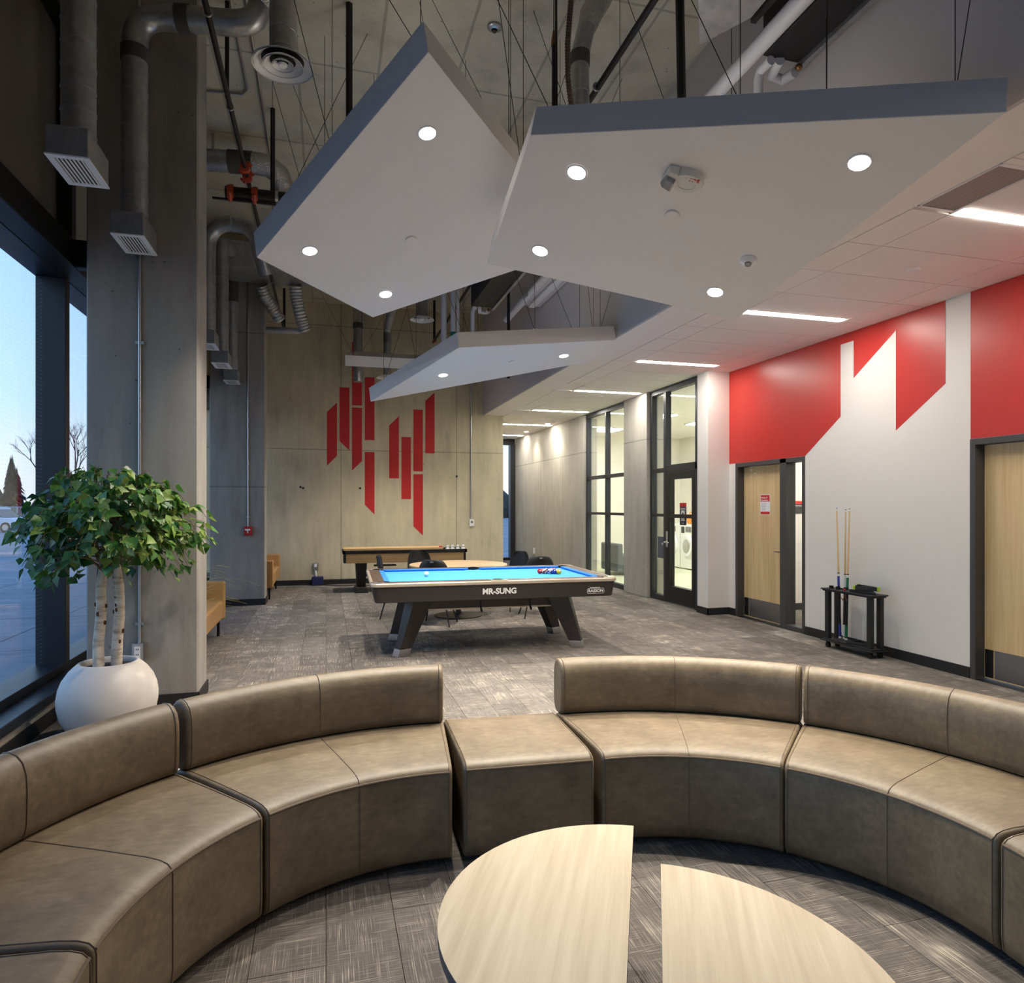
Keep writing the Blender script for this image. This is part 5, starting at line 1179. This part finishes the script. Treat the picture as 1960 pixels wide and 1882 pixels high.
for x in (0.62, 2.2):
    lg = build('pedestal_leg', MB().loft([(x-0.07, 12.56, 0.02), (x+0.07, 12.56, 0.02), (x+0.07, 12.92, 0.02), (x-0.07, 12.92, 0.02)], [(x-0.10, 12.50, 0.54), (x+0.10, 12.50, 0.54), (x+0.10, 12.97, 0.54), (x-0.10, 12.97, 0.54)]), m_black, t, smooth=0, bevel=0.006)
    build('foot_plate', MB().loft([(x-0.12, 12.40, 0.0), (x+0.12, 12.40, 0.0), (x+0.12, 13.05, 0.0), (x-0.12, 13.05, 0.0)], [(x-0.10, 12.43, 0.10), (x+0.10, 12.43, 0.10), (x+0.10, 13.02, 0.10), (x-0.10, 13.02, 0.10)]), m_black, lg, smooth=0, bevel=0.006)
build('stretcher', MB().box(0.7, 2.12, 12.70, 12.78, 0.27, 0.33), m_black, t, smooth=0); build('puck_tray', MB().box(0.85, 1.25, 12.5, 12.7, 0.47, 0.49).box(0.9, 1.0, 12.55, 12.65, 0.49, 0.54), m_black, t, smooth=0)
for i, x in enumerate((2.21, 2.30, 2.40, 2.50)):
    t = thing('shuffle_weight', 'white domed puck on the shuffleboard rail, %s from left' % ['first', 'second', 'third', 'fourth'][i], 'puck', (x-0.01, 12.465, 0.765), group='white pucks on the shuffleboard')
    build('puck_base', MB().lathe([(0.036, 0.0), (0.04, 0.006), (0.038, 0.02), (0.02, 0.026)], 18, (x-0.01, 12.465, 0.765)), m_wht, t); build('puck_knob', MB().lathe([(0.016, 0.024), (0.02, 0.04), (0.026, 0.055), (0.024, 0.07), (0.01, 0.076)], 16, (x-0.01, 12.465, 0.765)), m_wht, t)
single('red_puck', 'small flat red puck on the maple board beside the white pucks', 'puck', MB().lathe([(0.03, 0), (0.035, 0.006), (0.035, 0.018), (0.028, 0.024)], 18, (2.08, 12.56, 0.80)), m_red)
t = thing('round_table', 'round wooden cafe table behind the pool table', 'table', (1.83, 9.50, 0))
build('tabletop', MB().lathe([(0.69, 0.705), (0.70, 0.712), (0.70, 0.732), (0.695, 0.738), (0.002, 0.738)], 56, (1.83, 9.5, 0)), wood_mat('beech_cafe_top', (190, 160, 124), (206, 178, 140), (218, 192, 156), axis=0, scale=0.5), t)
build('column', MB().lathe([(0.05, 0.02), (0.04, 0.06), (0.04, 0.68), (0.18, 0.705)], 20, (1.83, 9.5, 0)), m_black, t); build('base', MB().lathe([(0.34, 0.0), (0.34, 0.012), (0.06, 0.03)], 36, (1.83, 9.5, 0)), m_black, t)

def make_chair(label):
    t = thing('shell_chair', label, 'chair', (0, 0, 0), 0, group='shell chairs around the cafe table')
    # shell: profile from the seat front over the seat up the back (local y: back is +y)
    prof = [(-0.23, 0.445, 0.20), (-0.20, 0.462, 0.225), (-0.10, 0.452, 0.24), (0.02, 0.444, 0.245), (0.12, 0.45, 0.24), (0.18, 0.49, 0.235), (0.215, 0.56, 0.23), (0.235, 0.66, 0.22), (0.25, 0.76, 0.20), (0.26, 0.83, 0.17), (0.265, 0.875, 0.11)]
    rs = []
    for y, z, hw in prof:
        row = []
        for i in range(9):
            q = -1+i/4; lift = 0.05*abs(q)**2.5
            row.append((hw*q, y-(lift*1.2 if z > 0.5 else 0), z+(lift if z < 0.5 else 0)))
        rs.append(row)
    vs = [p for r in rs for p in r]; fs = [(j*9+i, j*9+i+1, (j+1)*9+i+1, (j+1)*9+i) for j in range(len(rs)-1) for i in range(8)]
    o = build('seat_shell', MB().add(vs, fs), m_blackpl, t, local=True, smooth=60)
    sd = o.modifiers.new('thickness', 'SOLIDIFY'); sd.thickness = 0.014; sd.offset = 0; sb = o.modifiers.new('smooth', 'SUBSURF'); sb.levels = 1; sb.render_levels = 1
    build('under_frame', MB().box(-0.12, 0.12, -0.12, 0.10, 0.415, 0.432), m_black, t, local=True, smooth=0)
    for sx_ in (-1, 1):
        for sy_ in (-1, 1):
            build('leg', MB().tube([(sx_*0.22, sy_*0.22-0.01, 0.0), (sx_*0.11, sy_*0.10-0.01, 0.425)], [0.009, 0.014], 8), m_black, t, local=True)
    build('back_badge', MB().box(-0.02, 0.02, 0.268, 0.276, 0.835, 0.855), m_printgrey, t, local=True, smooth=0)
    return t
ch = make_chair('black shell chair with its back to the camera before the cafe table')
def face(o, x, y, tx, ty): o.location = (x, y, 0); o.rotation_euler.z = math.atan2(ty-y, tx-x)+PI/2
face(ch, 1.42, 8.86, 1.75, 9.6)
for x, y, tx, ty, l in ((1.50, 10.55, 1.9, 9.5, 'black shell chair on the far side of the cafe table, by the shuffleboard'), (0.95, 9.62, 1.9, 9.5, 'black shell chair at the left side of the cafe table, seen from its side'),
                        (2.72, 9.90, 1.9, 9.45, 'black shell chair right of the cafe table, nearer the table edge'), (2.90, 9.15, 3.0, 10.2, 'black shell chair standing farthest right beside the cafe table')):
    a = math.atan2(ty-y, tx-x)+PI/2
    dup(ch, (x, y, 0), a, l)

def make_loveseat(label):
    t = thing('loveseat', label, 'sofa', (0, 0, 0), 0, group='tan leather loveseats by the windows')   # faces +x, runs along y
    build('seat_cushion', MB().box(-0.56, 0.0, -0.74, 0.74, 0.21, 0.44), m_tan, t, local=True, smooth=0, bevel=0.035, seg=4)
    build('backrest', MB().box(-0.72, -0.54, -0.86, 0.86, 0.20, 0.68), m_tan, t, local=True, smooth=0, bevel=0.03, seg=4)
    for s in (-1, 1): build('armrest', MB().box(-0.70, 0.01, s*0.80-0.06, s*0.80+0.06, 0.20, 0.66), m_tan, t, local=True, smooth=0, bevel=0.025, seg=4)
    for x in (-0.62, -0.06):
        for y in (-0.76, 0.76): build('leg', MB().box(x-0.015, x+0.015, y-0.015, y+0.015, 0.0, 0.21), m_black, t, local=True, smooth=0)
    return t
lv = make_loveseat('tan leather loveseat by the windows, just behind the near column'); lv.location = (-1.19, 7.98, 0)
dup(lv, (-0.86, 12.75, 0), 0, 'tan leather loveseat between the far column and the rear wall')
t = thing('ornamental_grass', 'potted grass with long arching yellow green blades behind near column', 'potted plant', (-1.36, 6.85, 0))
build('pot', MB().lathe([(0.13, 0), (0.17, 0.02), (0.19, 0.30), (0.18, 0.31), (0.17, 0.27)], 28, (-1.36, 6.85, 0)), m_pot, t); build('soil', MB().lathe([(0.172, 0.25), (0.172, 0.27), (0.002, 0.275)], 20, (-1.36, 6.85, 0)), m_soil, t)
for i in range(70):
    a = rnd.uniform(0, 2*PI) if i > 34 else rnd.uniform(-1.1, 0.7); ln = rnd.uniform(0.5, 0.95); h = rnd.uniform(0.55, 1.3); c = Vector((-1.36, 6.85, 0.27))
    ux, uy = math.cos(a), math.sin(a)*0.7; mb = MB(); P = []
    lean = rnd.uniform(0.35, 0.80)
    for j in range(8):
        q = j/7; x = lean*q**1.4*ln*1.1; z = h*(1.35*q-0.62*q*q*(1+lean*0.6)); P.append((c.x+ux*(0.03+x), c.y+uy*(0.03+x), c.z+z))
    W = [0.006, 0.008, 0.009, 0.009, 0.008, 0.006, 0.004, 0.001]
    vs = []
    for p, w_ in zip(P, W): vs += [(p[0]-uy*w_-0.4*w_, p[1]+ux*w_, p[2]), (p[0]+uy*w_+0.4*w_, p[1]-ux*w_, p[2]+0.002)]
    build('blade', mb.add(vs, [(2*j, 2*j+1, 2*j+3, 2*j+2) for j in range(7)]), m_grass, t, smooth=60)

# ================================================================ OUTSIDE THE WINDOWS
struct('ground', MB().box(-160, -2.26, -60, 160, -0.3, -0.12).box(-2.26, 160, 19.06, 160, -0.3, -0.12).box(-2.26, 160, -60, -5.21, -0.3, -0.12), m_pave, smooth=0)
def car(x, y, a, colour, label):
    t = thing('parked_car', label, 'car', (x, y, -0.12), a, group='cars in the car park')
    S = [(-2.3, 0.45), (-2.28, 0.85), (-1.9, 0.98), (-1.15, 1.02), (1.0, 1.0), (1.9, 0.88), (2.25, 0.72), (2.3, 0.42), (2.1, 0.28), (-2.1, 0.28)]
    build('body', MB().loft([(px, -0.9, z) for px, z in S], [(px, 0.9, z) for px, z in S]), colour, t, local=True, bevel=0.06, seg=3)
    G = [(-2.0, 0.98), (-1.7, 1.50), (-1.1, 1.64), (0.2, 1.62), (0.55, 1.52), (1.2, 1.0)]
    build('windows', MB().loft([(px, -0.80+0.12*(z-1), z) for px, z in G], [(px, 0.80-0.12*(z-1), z) for px, z in G]), m_spand, t, local=True)
    build('roof', MB().box(-1.65, 0.45, -0.68, 0.68, 1.60, 1.68), colour, t, local=True, bevel=0.03)
    for px in (-1.75, -0.55, 0.52): build('pillar', MB().box(px-0.05, px+0.05, -0.775, 0.775, 1.0, 1.61), colour, t, local=True, smooth=0)
    for px in (-1.4, 1.45):
        for s in (-1, 1): wl = build('wheel', MB().tube([(px, s*0.72, 0.33), (px, s*0.93, 0.33)], 0.33, 20), m_black, t, local=True); build('hubcap', MB().tube([(px, s*0.93, 0.33), (px, s*0.94, 0.33)], 0.2, 16), m_alum, wl, local=True)
    build('headlight', MB().box(2.2, 2.29, -0.8, -0.5, 0.62, 0.75).box(2.2, 2.29, 0.5, 0.8, 0.62, 0.75), m_wht, t, local=True, smooth=0)
m_carw = M('white_car_paint', (226, 228, 236), 0.25); m_cars = M('silver_car_paint', (176, 182, 196), 0.25, 0.4); m_card = M('dark_car_paint', (40, 44, 58), 0.25)
car(-21.2, 52, math.radians(-15), m_carw, 'white car parked outside, nearest to the window frame'); car(-20.6, 56.5, math.radians(-15), m_cars, 'silver car parked outside, just beyond the white one'); car(-27.0, 60.5, math.radians(-15), m_carw, 'white car parked outside in the row behind'); car(6.6, 58, math.radians(80), m_card, 'dark car parked outside beyond the corridor window')
m_fir = M('dark_conifer_needles', (46, 60, 58), 0.9, var=0.3, vscale=2); m_tw = M('bare_branch', (92, 84, 84), 0.9)
def conifer(x, y, h, r, label):
    t = thing('conifer_tree', label, 'tree', (x, y, -0.12), group='conifers beyond the car park'); q = random.Random(int(x*7+y))
    build('trunk', MB().tube([(x, y, -0.12), (x, y, h*0.95)], [0.22, 0.03], 8), m_tw, t)
    mb = MB()
    for i in range(420):
        f = q.random()**0.8; z = h*(0.08+0.92*f); rr = r*(1-f)**0.8*q.uniform(0.55, 1.1)+0.1; a = q.uniform(0, 2*PI); a2 = a+q.uniform(0.10, 0.28)
        mb.add([(x+0.1*math.cos(a), y+0.1*math.sin(a), z+0.35), (x+rr*math.cos(a), y+rr*math.sin(a), z-0.35*q.uniform(0.4, 1.2)), (x+rr*0.8*math.cos(a2), y+rr*0.8*math.sin(a2), z-0.1)], [(0, 1, 2)])
        mb.add([(x+rr*0.3*math.cos(a), y+rr*0.3*math.sin(a), z+0.1), (x+rr*math.cos(a), y+rr*math.sin(a), z-0.5), (x+rr*0.6*math.cos(a2+0.2), y+rr*0.6*math.sin(a2+0.2), z-0.35)], [(0, 1, 2)])
    build('needles', mb, m_fir, t, smooth=0)['kind'] = 'stuff'
for x, y, h, r, l in ((-25.6, 66, 5.7, 1.15, 'tall pointed conifer outside at the left frame edge'), (-23.6, 67.5, 5.3, 1.2, 'broad dark conifer outside beside the window mullion'), (-22.2, 69, 4.6, 1.3, 'shorter dark conifer outside hidden by the mullion'), (-28.2, 67, 4.6, 1.5, 'low wide conifer outside at far left'),
                      (-27.6, 72, 5.0, 1.4, 'low conifer outside between the two taller ones'), (5.0, 70, 6.5, 2.5, 'conifer outside seen past the corridor window')): conifer(x, y, h, r, l)
def bare_tree(x, y, h, label):
    t = thing('bare_tree', label, 'tree', (x, y, -0.12), group='leafless trees beyond the car park'); q = random.Random(int(x*3)); mb = MB()
    def br(p, d, L, r, dep):
        e = p+d*L; mb.tube([p, e], [r, r*0.6], 5)
        if dep:
            for _ in range(3):
                nd = (d+Vector((q.uniform(-0.7, 0.7), q.uniform(-0.7, 0.7), q.uniform(-0.1, 0.5)))).normalized(); br(p+d*L*q.uniform(0.55, 1.0), nd, L*q.uniform(0.55, 0.8), r*0.55, dep-1)
    build('trunk', MB().tube([(x, y, -0.12), (x, y, h*0.3)], [0.16, 0.12], 8), m_tw, t)
    br(Vector((x, y, h*0.28)), Vector((0, 0, 1)), h*0.3, 0.11, 5); build('branches', mb, m_tw, t)
bare_tree(-19.6, 62, 8.4, 'bare leafless tree outside right of the mullion'); bare_tree(-22.0, 62, 8.0, 'bare leafless tree outside left of the mullion'); bare_tree(4.2, 44, 8.0, 'bare leafless tree beyond the corridor window')
mb = MB(); q = random.Random(3)
for i in range(130):
    x = -110+i*1.7; y = 100+q.uniform(-6, 6); h = q.uniform(3.0, 5.5); mb.lathe([(q.uniform(1.2, 2.2), 0), (1.9, h*0.4), (1.0, h*0.8), (0.05, h)], 7, (x, y, -0.12))
o = build('distant_treeline', mb, m_fir, smooth=0); tag(o, 'distant dark tree line along the horizon outside', 'trees', kind='stuff')
